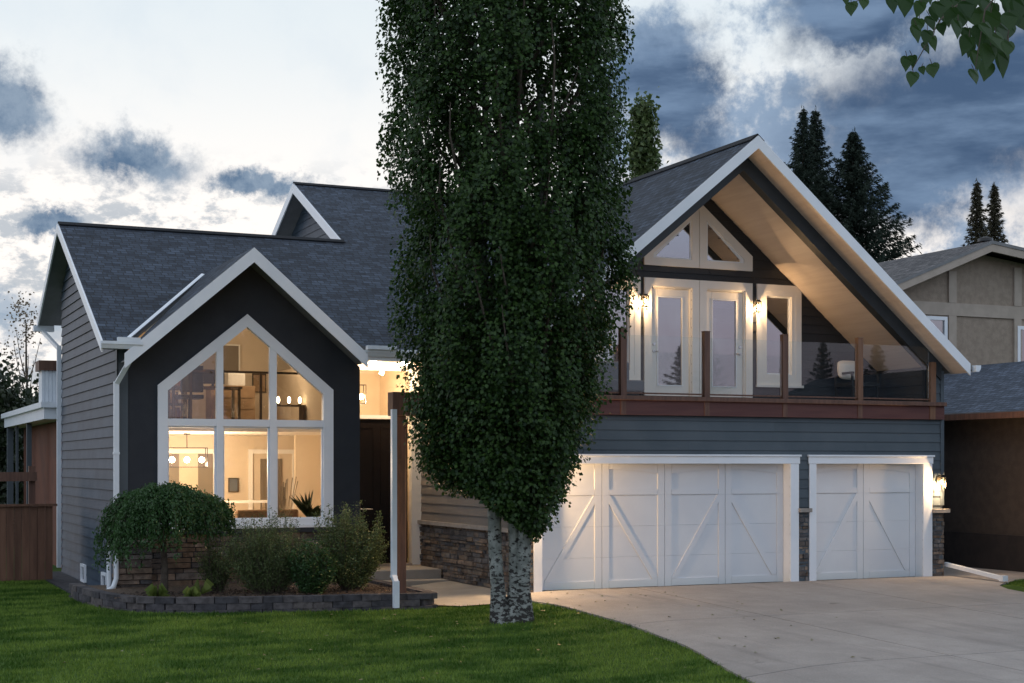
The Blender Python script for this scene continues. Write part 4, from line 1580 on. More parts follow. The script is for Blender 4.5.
P2 = pg.build('pampas_vase', M['pot'], at=(7.46, 26.9, .2))
tag(P2, 'vase of tall dry grass stems inside the bay window, left of the spiky plant', 'vase')
pg = MB()
for k in range(26):
    an = k * 2.4
    r = .06 + .20 * ((k * .618) % 1)
    top = (7.46 + r * math.cos(an) * 1.2, 26.9 + r * math.sin(an) * .5, 1.50 + .42 * ((k * .37) % 1))
    pg.tube([(7.46, 26.9, .95), ((7.46 + top[0]) / 2 + .02, 26.9, 1.3), top], [.005, .004, .010], 4)
pg.build('dry_stems', M['leaf_dry'], P2)
tb = MB()
tb.box(6.55, 8.05, 29.6, 30.3, 1.36, 1.40)
TB = tb.build('console_table', M['int_trim'], at=(7.3, 29.95, .2))
tag(TB, 'pale narrow table behind the sofa', 'table')
for xx in (6.58, 7.98):
    for yy in (29.63, 30.23):
        l = MB()
        l.box(xx, xx + .05, yy, yy + .05, .2, 1.359)
        l.build('leg', M['int_trim'], TB)
bw = MB()
bw.tube([(6.98, 29.9, 1.401), (6.98, 29.9, 1.49), (6.98, 29.9, 1.62)], [.05, .09, .05], 12)
o = bw.build('vase', M['wood_dk'], at=(6.98, 29.9, 1.401))
tag(o, 'small dark vase on the pale table behind the sofa', 'vase')

# loft: railing, desk, chair, cabinet, board, candle lamps
lr = MB()
lr.box(4.58, 8.50, 27.40, 27.44, 3.82, 3.86)
LR = lr.build('loft_railing', M['wood_dk'], H)
for x in (4.62, 5.9, 7.2, 8.45):
    b = MB()
    b.box(x - .02, x + .02, 27.40, 27.44, 2.941, 3.819)
    b.build('post', M['wood_dk'], LR)
for x0, x1 in ((4.66, 5.86), (5.94, 7.16), (7.24, 8.41)):
    b = MB()
    b.box(x0, x1, 27.415, 27.425, 3.0, 3.78)
    b.build('glass_panel', M['glass'], LR)
db = MB()
db.box(5.9, 7.3, 29.2, 29.8, 3.62, 3.66)
DB = db.build('desk', M['wood_dk'], at=(6.6, 29.5, 2.94))
tag(DB, 'dark desk in the loft behind the upper bay window', 'desk')
for xx in (5.93, 7.22):
    for yy in (29.23, 29.72):
        l = MB()
        l.box(xx, xx + .05, yy, yy + .05, 2.94, 3.619)
        l.build('leg', M['wood_dk'], DB)
ocx, ocy = 6.15, 28.75
oc = MB()
oc.box(ocx - .24, ocx + .24, ocy - .22, ocy + .22, 3.38, 3.46)
OC = empty('office_chair', (ocx, ocy, 2.94))
tag(OC, 'black office chair in front of the loft desk', 'chair')
oc.build('seat', M['metal'], OC, bevel=.02)
oc = MB()
oc.box(ocx - .22, ocx + .22, ocy - .27, ocy - .221, 3.50, 4.02)
oc.build('backrest', M['metal'], OC, bevel=.02)
oc = MB()
oc.tube([(ocx, ocy, 3.0), (ocx, ocy, 3.379)], .025, 8)
for k in range(5):
    oc.bar((ocx, ocy, 3.0), (ocx + .28 * math.cos(k * 1.256), ocy + .28 * math.sin(k * 1.256), 2.965), .03, .03)
oc.build('base', M['metal'], OC)
for (x0, x1, z1, mt, lb) in ((4.75, 5.45, 4.05, 'wood_dk', 'tall dark wardrobe at the left end of the loft'), (6.85, 7.75, 3.72, 'wood_md', 'tan cabinet on the loft beneath the framed board')):
    c_ = MB()
    c_.box(x0, x1, 29.95, 30.45, 2.99, z1)
    c_.box(x0 + .03, x1 - .03, 29.97, 30.43, 2.94, 2.989)
    o = c_.build('cabinet', M[mt], at=((x0 + x1) / 2, 30.2, 2.94), bevel=.008)
    tag(o, lb, 'cabinet')
    d = MB()
    n = 2
    for i in range(n):
        a = x0 + .03 + (x1 - x0 - .06) * i / n
        b = x0 + .03 + (x1 - x0 - .06) * (i + 1) / n
        for j in range(3):
            za = 3.02 + (z1 - 3.05) * j / 3
            d.box(a + .01, b - .01, 29.93, 29.949, za + .01, za + (z1 - 3.05) / 3 - .01)
    d.build('drawer_front', M[mt], o)
bk = MB()
bk.box(5.52, 5.56, 29.9, 30.3, 2.941, 4.3)
bk.box(6.32, 6.36, 29.9, 30.3, 2.941, 4.3)
for i in range(5):
    bk.box(5.561, 6.319, 29.9, 30.3, 3.0 + i * .31, 3.03 + i * .31)
BK = bk.build('bookshelf', M['wood_dk'], at=(5.94, 30.1, 2.94))
tag(BK, 'dark open bookshelf beside the wardrobe in the loft', 'bookshelf')
rb_ = random.Random(9)
for i in range(4):
    xx = 5.58
    while xx < 6.25:
        ww_ = rb_.uniform(.025, .06)
        if rb_.random() < .8:
            b = MB()
            b.box(xx, xx + ww_, 29.95, 30.15, 3.031 + i * .31, 3.031 + i * .31 + rb_.uniform(.17, .25))
            o = b.build('book', M[rb_.choice(['wood_md', 'red_wall', 'grey_fab', 'int_trim', 'sofa'])], at=(xx, 30.05, 3.031 + i * .31))
            tag(o, 'book standing on the dark bookshelf in the loft', 'book', 'books on the loft bookshelf')
        xx += ww_ + .004
mo = MB()
mo.box(6.55, 7.0, 29.45, 29.48, 3.72, 4.0)
mo.box(6.75, 6.80, 29.48, 29.50, 3.661, 3.85)
mo.box(6.68, 6.87, 29.40, 29.55, 3.661, 3.67)
o = mo.build('desk_monitor', M['metal'], at=(6.78, 29.48, 3.661))
tag(o, 'thin dark monitor standing on the loft desk', 'monitor')
bx_ = MB()
bx_.box(7.2, 7.55, 29.98, 30.3, 3.721, 3.98)
o = bx_.build('storage_box', M['int_trim'], at=(7.37, 30.1, 3.721), bevel=.01)
tag(o, 'pale box on top of the tan loft cabinet', 'box')
for i, (x, y, z, w_, h_, lb) in enumerate(((7.60, 31.19, 1.55, .22, .30, 'small dark framed picture between the two doorways of the lit lower room'), (8.15, 31.19, 3.65, .30, .40, 'framed picture on the loft back wall, right of the dark board'), (5.2, 31.19, 1.5, .34, .44, 'framed picture on the lower room wall left of the double doorway'))):
    b = MB()
    ring(b, x - w_ / 2, x + w_ / 2, z, z + h_, .025, .025, .025, .025, y - .03, y - .001)
    o = b.build('picture', M['wood_dk'], at=(x, y, z))
    tag(o, lb, 'picture')
    b = MB()
    b.box(x - w_ / 2 + .026, x + w_ / 2 - .026, y - .02, y - .001, z + .026, z + h_ - .026)
    b.build('canvas', M['wood_md'] if i else M['grey_fab'], o)
bd = MB()
bd.box(6.75, 7.70, 31.15, 31.19, 4.05, 4.62)
o = bd.build('wall_board', M['int_door'], at=(7.2, 31.17, 4.05))
tag(o, 'dark framed board high on the loft wall', 'board')
b = MB()
ring(b, 6.72, 7.73, 4.02, 4.65, .03, .03, .03, .03, 31.12, 31.149)
b.build('frame', M['int_trim'], o)
sl = MB()
sl.box(7.85, 8.50, 28.9, 29.2, 3.28, 3.31)
SL = sl.build('shelf_table', M['wood_dk'], at=(8.2, 29.05, 2.94))
tag(SL, 'low dark shelf in the loft carrying three small lamps', 'shelf')
for xx in (7.87, 8.44):
    l = MB()
    l.box(xx, xx + .04, 28.92, 29.18, 2.94, 3.279)
    l.build('leg', M['wood_dk'], SL)
for i, x in enumerate((7.98, 8.20, 8.42)):
    l = MB()
    l.tube([(x, 29.05, 3.311), (x, 29.05, 3.34)], .03, 10)
    o = l.build('candle_lamp', M['brass'], at=(x, 29.05, 3.311))
    tag(o, ('leftmost', 'middle', 'rightmost')[i] + ' of three glowing candle lamps on the loft shelf', 'lamp', 'candle lamps on the loft shelf')
    l = MB()
    l.ball((x, 29.05, 3.41), .035, sq=(1, 1, 2.0))
    l.build('flame_glass', M['bulb_soft'], o)
lamp('loft_light', (6.3, 29.0, 4.75), 30, parent=H, r=.2)
lamp('loft_light', (7.9, 29.2, 4.3), 20, parent=H, r=.2)
pd = MB()
pd.tube([(6.3, 29.0, 4.85), (6.3, 29.0, 4.83)], .09, 16)

# upstairs balcony things
CHR = empty('patio_chair', (17.95, 23.75, 3.32))
tag(CHR, 'dark patio armchair on the balcony holding a pale cushion, right of the french doors', 'chair')
X0, Y0 = 17.95, 23.72
c_ = MB()
c_.box(X0 - .30, X0 + .30, Y0 - .3, Y0 + .25, 3.62, 3.70)
c_.build('seat', M['metal'], CHR, bevel=.01)
c_ = MB()
c_.box(X0 - .30, X0 + .30, Y0 + .251, Y0 + .31, 3.60, 4.15)
c_.build('backrest', M['metal'], CHR, bevel=.01)
for a in (-1, 1):
    for b in (-1, 1):
        c_ = MB()
        c_.box(X0 + a * .28 - .02, X0 + a * .28 + .02, Y0 + b * .26 - .02, Y0 + b * .26 + .02, 3.321, 3.619)
        c_.build('leg', M['metal'], CHR)
    c_ = MB()
    c_.box(X0 + a * .31 - .03, X0 + a * .31 + .03, Y0 - .3, Y0 + .25, 3.86, 3.90)
    c_.box(X0 + a * .31 - .02, X0 + a * .31 + .02, Y0 - .29, Y0 - .25, 3.62, 3.859)
    c_.build('armrest', M['metal'], CHR)
c_ = MB()
c_.ball((0, 0, 0), 1, 24, 14)
for i, v in enumerate(c_.v):
    x, y, z = v
    se = lambda t: math.copysign(abs(t) ** .55, t)
    c_.v[i] = (X0 - .12 + se(x) * .27, Y0 + .08 + y * .10 * (1 - .3 * max(abs(x), abs(z))) + z * .05, 3.95 + se(z) * .19)
o = c_.build('cushion', M['white_fab'], at=(X0 - .1, Y0 + .08, 3.76))
tag(o, 'pale cushion propped in the dark patio armchair', 'cushion')

LS = empty('patio_loveseat', (12.5, 23.6, 3.32))
tag(LS, 'grey cushioned patio loveseat left of the french doors', 'loveseat')
c_ = MB()
c_.box(11.9, 13.05, 23.3, 23.85, 3.42, 3.62)
c_.build('seat', M['grey_fab'], LS, bevel=.03)
c_ = MB()
c_.box(11.9, 13.05, 23.851, 24.0, 3.42, 3.98)
c_.build('backrest', M['grey_fab'], LS, bevel=.03)
for xx in (11.92, 12.98):
    c_ = MB()
    c_.box(xx, xx + .05, 23.32, 23.37, 3.321, 3.419)
    c_.build('leg', M['metal'], LS)
    c_ = MB()
    c_.box(xx, xx + .05, 23.9, 23.95, 3.321, 3.419)
    c_.build('leg', M['metal'], LS)

# downspout extension lying beside the garage
dx = MB()
dx.bar((19.22, 22.70, .24), (19.35, 21.30, .06), .09, .07)
dx.box(19.30, 19.42, 21.22, 21.32, .005, .11)
tag(dx.build('downspout_extension', M['gutter'], at=(19.22, 22, .0)), 'white pipe lying on the ground right of the garage corner', 'pipe')

# ------------------------------------------------------------------ planter
path = [(3.72, 26.6), (3.74, 25.9), (3.80, 25.1), (3.95, 24.2), (4.25, 23.5), (4.75, 23.12), (5.3, 22.93), (6.0, 22.74), (6.9, 22.56), (7.8, 22.42), (8.62, 22.28), (8.66, 22.9), (8.66, 23.8), (8.66, 24.8), (8.66, 25.6)]
# resample
res = []
for (a, b) in zip(path[:-1], path[1:]):
    L = math.dist(a, b)
    n = max(1, int(L / .30))
    for i in range(n):
        res.append((a[0] + (b[0] - a[0]) * i / n, a[1] + (b[1] - a[1]) * i / n))
res.append(path[-1])
pw_ = MB()
rnd = random.Random(5)
for c in range(3):
    off = .5 * (c % 2)
    z0 = -.20 + c * .098
    for i in range(len(res) - 1):
        a = Vector((*res[i], 0))
        b = Vector((*res[i + 1], 0))
        if off:
            nb = Vector((*res[min(i + 2, len(res) - 1)], 0))
            a, b = (a + b) / 2, (b + nb) / 2
            if (b - a).length < .05:
                continue
        d = (b - a).normalized()
        nrm = Vector((d.y, -d.x, 0))
        p_ = rnd.uniform(-.012, .012)
        g_ = d * .004
        aa, bb = a + g_ + nrm * p_, b - g_ + nrm * p_
        q_ = [aa + nrm * .09, (aa + bb) / 2 + nrm * .105, bb + nrm * .09, bb - nrm * .09, aa - nrm * .09]
        pw_.prism([(v.x, v.y, z0 + .003) for v in q_], (0, 0, .094))
o = pw_.build('planter_wall', M['block'], at=(6.2, 23, -.2))
tag(o, 'low curved planter wall of dark blocks in front of the bay', 'planter wall')
so_ = MB()
inner_ = [(x + .03, y) for x, y in path]
pts = [(x, y, .045) for x, y in path] + [(4.2, 26.6, .045)]
so_.face(pts)
tag(so_.build('planter_bed', M['mulch']), kind='structure')
# mulch chips
mc = MB()
for i in range(2600):
    x = rnd.uniform(3.9, 8.6)
    y = rnd.uniform(22.5, 24.6)
    if y < 23.6 - (x - 4.1) * .26 and x < 8:
        continue
    s_ = rnd.uniform(.015, .035)
    a = rnd.uniform(0, 3.14)
    ca_, sa_ = math.cos(a) * s_, math.sin(a) * s_
    z = .05 + rnd.uniform(0, .02)
    mc.face([(x - ca_, y - sa_, z), (x + sa_ * .5, y - ca_ * .5, z + rnd.uniform(0, .02)), (x + ca_, y + sa_, z + rnd.uniform(0, .015)), (x - sa_ * .5, y + ca_ * .5, z)])
tag(mc.build('mulch_chips', pmat('mulch_chip', (.06, .04, .028), None, rough=.9, island=.6)), kind='stuff')

# ------------------------------------------------------------------ fence and rail on the left
FE = empty('wooden_fence', (2.0, 30.6, -.15))
tag(FE, 'brown vertical board fence left of the house', 'fence')
for i in range(11):
    x0 = -5.4 + i * .94
fb = MB()
x = -7.0
while x < 3.80:
    fb.box(x, x + .138, 30.60, 30.62, -.13 + rnd.uniform(-.01, .01), 1.31 + rnd.uniform(-.006, .006))
    x += .145
fb.build('boards', M['fence'], FE)
fb = MB()
fb.box(-7, 3.95, 30.54, 30.60, 1.315, 1.36)
fb.build('cap_rail', M['fence'], FE)
for x in (-4, -1.5, 1.0, 3.5):
    fb = MB()
    fb.box(x, x + .1, 30.63, 30.73, -.2, 1.31)
    fb.build('post', M['fence'], FE)
AR = empty('timber_arbor', (3.0, 31.0, -.15))
tag(AR, 'dark timber arbor rail standing behind the fence', 'arbor')
b = MB()
b.box(-3, 3.62, 31.0, 31.1, 1.80, 1.98)
b.build('rail', M['brown'], AR)
for x in (-2.5, 3.48):
    b = MB()
    b.box(x, x + .12, 31.11, 31.23, -.15, 2.1)
    b.build('post', M['brown'], AR)

# ------------------------------------------------------------------ neighbour's house
NB = empty('neighbour_house', (26, 27, 0))
tag(NB, 'taupe stucco house with a blue-grey lower roof right of the garage', 'house')
b = MB()
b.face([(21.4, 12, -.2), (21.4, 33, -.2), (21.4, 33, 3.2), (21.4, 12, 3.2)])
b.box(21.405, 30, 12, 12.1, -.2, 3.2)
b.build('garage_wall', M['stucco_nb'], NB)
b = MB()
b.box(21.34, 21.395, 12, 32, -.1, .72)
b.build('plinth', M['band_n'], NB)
b = MB()
fz = lambda x, y: 3.19 + .4 * (x - 21.0)
slab(b, [(21.0, 11.5), (24.1, 11.5), (24.1, 30.0), (21.0, 30.0)], fz, .12, lambda x, y: (y, x * 1.08))
slab(b, [(24.1, 11.5), (27.5, 11.5), (27.5, 30.0), (24.1, 30.0)], lambda x, y: 4.43 - .4 * (x - 24.1), .12, lambda x, y: (y, -x * 1.08))
b.build('lower_roof', [M['shingle_n'], M['soffit']], NB)
b = MB()
b.box(20.90, 20.99, 11.5, 30.0, 3.04, 3.16)
b.build('gutter', M['brown'], NB)
gp = [(23.0, 2.5), (31.5, 2.5), (31.5, 6.9), (26.4, 7.50), (23.0, 6.15)]
b = MB()
b.prism([(x, 30.0, z) for x, z in gp], (0, 9, 0))
b.build('upper_wall', M['stucco_n'], NB)
b = MB()
for (x0, x1, z0, z1) in ((23.0, 31.5, 5.88, 6.20),):
    b.box(x0, x1, 29.955, 29.999, z0, z1)
for x in (25.50, 27.62, 29.7):
    b.box(x, x + .24, 29.945, 29.999, 6.203, 7.0 if x < 26 or x > 29 else 7.2)
    b.box(x, x + .24, 29.945, 29.999, 3.2, 5.877)
b.build('timber_trim', M['timber_n'], NB)
b = MB()
b.prism([(26.4, 29.4, 7.72), (22.9, 29.4, 6.33), (22.9, 29.4, 6.08), (26.4, 29.4, 7.47)], (0, .06, 0))
b.prism([(26.4, 29.4, 7.72), (31.9, 29.4, 7.06), (31.9, 29.4, 6.81), (26.4, 29.4, 7.47)], (0, .06, 0))
b.build('rake_board', M['timber_n'], NB)
b = MB()
slab(b, [(22.8, 29.38), (26.4, 29.38), (26.4, 39.5), (22.8, 39.5)], lambda x, y: 7.74 - .397 * (26.4 - x), .08, lambda x, y: (y, x * 1.08))
slab(b, [(26.4, 29.38), (32, 29.38), (32, 39.5), (26.4, 39.5)], lambda x, y: 7.74 - .12 * (x - 26.4), .08, lambda x, y: (y, -x * 1.01))
b.build('upper_roof', [M['shingle_b'], M['soffit']], NB)
for (x0, x1, z0, z1) in ((24.80, 25.44, 4.75, 5.84), (27.72, 28.6, 4.3, 5.70)):
    b = MB()
    ring(b, x0, x1, z0, z1, .09, .09, .09, .09, 29.93, 29.999)
    f_ = b.build('window', M['trim'], NB)
    b = MB()
    b.box(x0 + .09, x1 - .09, 29.97, 29.995, z0 + .09, z1 - .09)
    b.build('pane', glass_mat('neighbour_glass', .25, (.25, .3, .35)), f_)
b = MB()
b.tube([(27.6, 31, 7.5), (27.6, 31, 8.0)], .12, 12)
b.tube([(27.6, 31, 8.001), (27.6, 31, 8.08), (27.6, 31, 8.13)], [.20, .20, .05], 12)
b.build('roof_vent', M['metal'], NB)
# neighbour's concrete edge
b = MB()
b.box(20.75, 21.33, 12, 21.0, -.12, .0)
tag(b.build('neighbour_path', M['concrete']), kind='structure')

# ------------------------------------------------------------------ lawn grass
def inside_bed(x, y):
    return (x > 3.7) & (x < 8.75) & (y > 23.65 - (x - 3.7) * .30) | ((x > 3.85) & (y > 23.3) & (x < 8.75))


N = 330000
gx_ = RNG.uniform(-3, 12.0, N)
gy_ = RNG.uniform(13.0, 31.0, N)
dl_y = np.array([a for a, b in DL])
dl_x = np.array([b for a, b in DL])
keep = gx_ < np.interp(gy_, dl_y, dl_x) + RNG.normal(size=N) * .025
keep &= ~((gy_ > 21.75) & (gx_ > 8.72 + np.clip(22.25 - gy_, 0, 1) * 2.6))
bx = np.interp(gx_, [3.72, 3.80, 3.95, 4.25, 4.75, 5.3, 6.0, 6.9, 7.8, 8.62], [25.9, 25.0, 24.1, 23.4, 23.02, 22.83, 22.64, 22.46, 22.32, 22.18])
keep &= ~((gx_ > 3.70) & (gx_ < 8.75) & (gy_ > bx))
keep &= ~((gx_ > 3.75) & (gy_ > 25.6))
dd = gx_ * math.sin(R(24.2)) + gy_ * math.cos(R(24.2))
ll = gx_ * math.cos(R(24.2)) - gy_ * math.sin(R(24.2))
u_ = ll / dd
keep &= (u_ > -.42) & (u_ < .24)
gx_, gy_, dd = gx_[keep], gy_[keep], dd[keep]
rx = RNG.uniform(19.3, 20.6, 9000)
ry = RNG.uniform(17.0, 21.9, 9000)
k2 = (rx > np.interp(ry, [a for a, b in DR], [b for a, b in DR]) + .03)
gx_ = np.concatenate([gx_, rx[k2]])
gy_ = np.concatenate([gy_, ry[k2]])
n = len(gx_)
hh = RNG.uniform(.028, .060, n)
an = RNG.uniform(0, 6.283, n)
ln = RNG.uniform(.1, .8, n) * hh
an2 = RNG.uniform(0, 6.283, n)
z = hgt_np(gx_, gy_) - .004
wv = RNG.uniform(.006, .011, n)
v = np.empty((n, 3, 3))
v[:, 0] = np.stack([gx_ - np.cos(an) * wv, gy_ - np.sin(an) * wv, z], 1)
v[:, 1] = np.stack([gx_ + np.cos(an) * wv, gy_ + np.sin(an) * wv, z], 1)
v[:, 2] = np.stack([gx_ + np.cos(an2) * ln, gy_ + np.sin(an2) * ln, z + hh], 1)
me = bpy.data.meshes.new('lawn_grass')
me.vertices.add(n * 3)
me.vertices.foreach_set('co', v.astype(np.float32).ravel())
me.loops.add(n * 3)
me.loops.foreach_set('vertex_index', np.arange(n * 3, dtype=np.int32))
me.polygons.add(n)
me.polygons.foreach_set('loop_start', np.arange(0, n * 3, 3, dtype=np.int32))
me.update(calc_edges=True)
gm = bpy.data.materials.new('lawn_blade_patchy')
gm.use_nodes = True
gm.node_tree.nodes.clear()
t = NT(gm.node_tree)
tc = t.node('ShaderNodeTexCoord').outputs['Object']
ri = t.node('ShaderNodeNewGeometry').outputs['Random Per Island']
patch = t.mr(t.noise(t.node('ShaderNodeMapping', {0: tc, 3: (.7, 1.5, 1)}).outputs[0], 1.1, 8, .68), .42, .58, 0, 1)
c1 = t.mix(ri, (.030, .075, .008), (.060, .125, .018))
c2 = t.mix(ri, (.115, .190, .024), (.200, .285, .058))
cc = t.mix(patch, c1, c2)
b = t.node('ShaderNodeBsdfPrincipled', {'Base Color': cc, 'Roughness': .6, 'Specular IOR Level': .15})
tl = t.node('ShaderNodeBsdfTranslucent', {0: cc})
mx = t.node('ShaderNodeMixShader', {0: .3, 1: b.outputs[0], 2: tl.outputs[0]})
t.node('ShaderNodeOutputMaterial', {0: mx.outputs[0]})
me.materials.append(gm)
o = bpy.data.objects.new('lawn_grass', me)
COL.objects.link(o)
tag(o, kind='stuff')

# ------------------------------------------------------------------ the columnar aspen
TX, TY, TZ = 9.10, 20.25, -.20
AS = empty('aspen_tree', (TX, TY, TZ))
tag(AS, 'tall columnar aspen with three pale scarred trunks on the front lawn', 'tree')
rt = Vector((math.cos(R(24.2)), -math.sin(R(24.2)), 0))       # along the view's width, used only to lay out the three stems
fw = Vector((math.sin(R(24.2)), math.cos(R(24.2)), 0))
base = Vector((TX, TY, TZ))
for (o0, d0, r0_, o1, top) in ((-.175, .0, .112, -.42, 11.5), (.01, -.02, .098, -.02, 12.5), (.17, -.04, .118, .42, 12.0)):
    pts, rad = [], []
    for i in range(22):
        f = i / 21
        z = top * f
        lean = o0 + (o1 - o0) * min(1, z / 6.0) ** 1.1 + .035 * math.sin(z * 1.6 + o0 * 20)
        p = base + rt * lean + fw * (d0 + .04 * math.sin(z * 1.3 + o0 * 9)) + Vector((0, 0, z - .05))
        pts.append(p)
        rad.append((r0_ * (1 + .55 * math.exp(-z / .22))) * (1 - .9 * f) + .006 * math.sin(z * 9))
    m_ = MB()
    m_.tube(pts, rad, 14)
    m_.build('trunk', M['bark'], AS)

prof_z = np.array([1.04, 1.5, 1.7, 2.1, 2.75, 3.4, 4.4, 5.3, 6.3, 7.2, 8.5, 10, 11.5, 13.0])
prof_l = np.array([.15, -.15, -.85, -1.25, -1.42, -1.52, -1.66, -1.70, -1.74, -1.88, -1.94, -1.7, -1.2, -.3])
prof_r = np.array([.30, .62, .72, .84, 1.18, 1.37, 1.56, 1.70, 1.70, 1.74, 1.74, 1.5, 1.1, .3])
limb = MB()
nb = 74
rs = random.Random(11)
cl = []
for k in range(nb):
    f = (k + .5) / nb
    z0 = 1.35 + 8.4 * f
    ang = k * 2.39996 + rs.uniform(-.3, .3)
    L = rs.uniform(2.0, 3.4)
    s0 = rs.choice([-.25, .0, .28])
    pts = []
    for i in range(7):
        t_ = i / 6
        z = z0 + L * t_
        wl = np.interp(z, prof_z, -prof_l)
        wr = np.interp(z, prof_z, prof_r)
        ca_ = math.cos(ang)
        rr = (wr if ca_ > 0 else wl)
        rad_ = .12 + (rr * .84 - .12) * min(1, t_ * 1.25) ** .75
        p = base + rt * (s0 * (1 - t_) + ca_ * rad_) + fw * math.sin(ang) * rad_ * .95 + Vector((0, 0, z - TZ))
        p.z = z
        pts.append(p)
        if i >= 1:
            cl.append((p, t_))
    if z0 < 9.5:
        limb.tube(pts, [.035 * (1 - i / 6.5) + .006 for i in range(7)], 6)
limb.build('limbs', M['bark_brown'], AS)


def crown_points(n, rng, shell=.45):
    z = rng.uniform(1.1, 12.8, n)
    wl = np.maximum(.05, np.interp(z, prof_z, -prof_l))
    wr = np.interp(z, prof_z, prof_r)
    a = rng.uniform(0, 2 * np.pi, n)
    q_ = rng.uniform(0, 1, n) ** shell
    ph = .9 * np.sin(z * .55) + .5 * np.sin(z * 1.3 + 2)
    lump = .84 + .20 * np.abs(np.cos(a * 3.5 + ph)) + .05 * np.sin(a * 9 - z * 2.3) + .05 * np.sin(z * 3.1 + a * 2)
    wr_ = np.where(np.cos(a) > 0, wr, wl) * q_ * lump
    wd = (wl + wr) / 2 * q_ * .95 * lump
    lat = np.cos(a) * wr_
    dep = np.sin(a) * wd
    return lat, dep, z, q_


# clump centres: upright plumes of leaves with gaps between them
nc = 2300
lat, dep, zc_, q_ = crown_points(nc, RNG, .42)
C = []
per = 125
for i in range(nc):
    gap_ = math.sin(lat[i] * 3.1 + 1.3) * math.sin(zc_[i] * 1.9 + lat[i] * 2) + .5 * math.sin(dep[i] * 4 + zc_[i] * 1.1)
    if gap_ > 1.05 and q_[i] < .95 and zc_[i] > 3.5:
        continue
    # thinner windows high in the crown where the sky shows
    if zc_[i] > 6.0 and .10 < lat[i] < 1.0 and RNG.uniform() < .40:
        continue
    if zc_[i] > 4.6 and -.55 < lat[i] < -.15 and RNG.uniform() < .25:
        continue
    m_ = int(per * (1.15 if q_[i] > .7 else .7))
    e = np.clip(RNG.normal(size=(m_, 3)), -1.7, 1.7) * np.array([.10, .10, .22])
    x = lat[i] + e[:, 0]
    y = dep[i] + e[:, 1]
    C.append(np.stack([TX + rt.x * x + fw.x * y, TY + rt.y * x + fw.y * y, zc_[i] + e[:, 2]], 1))
C = np.concatenate(C)
lat_ = (C[:, 0] - TX) * rt.x + (C[:, 1] - TY) * rt.y
keepc = np.ones(len(C), bool)
C = C[C[:, 2] > np.interp(lat_, [-1.6, -1.0, -.5, -.3, .05, .35, .8, 1.0, 1.35], [2.15, 1.72, 1.68, 1.5, 1.28, 1.0, 1.35, 1.85, 2.5]) + RNG.uniform(-.08, .12, len(C))]
rad = np.stack([C[:, 0] - TX, C[:, 1] - TY, np.zeros(len(C))], 1)
rad /= np.linalg.norm(rad, axis=1, keepdims=True) + 1e-6
Td = rad * .55 + np.array([0, 0, -.85])
leaf_mesh('foliage', C, RNG.uniform(.040, .078, len(C)), M['leaf_aspen'], parent=AS, T=Td, jit=1.0, aspect=.92, NR=rad + np.array([0, 0, .55]), nj=.55)


# ------------------------------------------------------------------ shrubs and plants
def stem_shrub(name, c, rx_, ry_, h, nst, nl, mat, label, lsize=(.02, .04), group=None, lean=.5, droop=0):
    r = empty(name, c)
    tag(r, label, 'shrub' if 'shrub' in name or 'bush' in name else 'plant', group)
    m_ = MB()
    P = []
    for k in range(nst):
        a = RNG.uniform(0, 6.283)
        q_ = RNG.uniform(0, 1) ** .6
        hh_ = h * (RNG.uniform(.45, .95) if RNG.uniform() < .8 else RNG.uniform(.95, 1.2)) * (1 - .2 * q_)
        tip = Vector((c[0] + math.cos(a) * rx_ * q_, c[1] + math.sin(a) * ry_ * q_, c[2] + hh_))
        b0 = Vector((c[0] + math.cos(a) * rx_ * .22 * q_, c[1] + math.sin(a) * ry_ * .22 * q_, c[2]))
        mid = (b0 + tip) / 2 + Vector((math.cos(a) * rx_ * .12, math.sin(a) * ry_ * .12, h * .06))
        m_.tube([b0, mid, tip], [.006, .004, .002], 4)
        n_ = nl // nst
        t_ = RNG.uniform(.15, 1.03, n_)[:, None]
        b_, m2, tt = np.array(b0), np.array(mid), np.array(tip)
        pt = (1 - t_) ** 2 * b_ + 2 * t_ * (1 - t_) * m2 + t_ ** 2 * tt + RNG.normal(size=(n_, 3)) * .035
        P.append(pt)
    m_.build('stems', M['bark_brown'], r)
    P = np.concatenate(P)
    leaf_mesh('foliage', P, RNG.uniform(lsize[0], lsize[1], len(P)), mat, parent=r, droop=droop, aspect=.55, fold=.1)
    return r


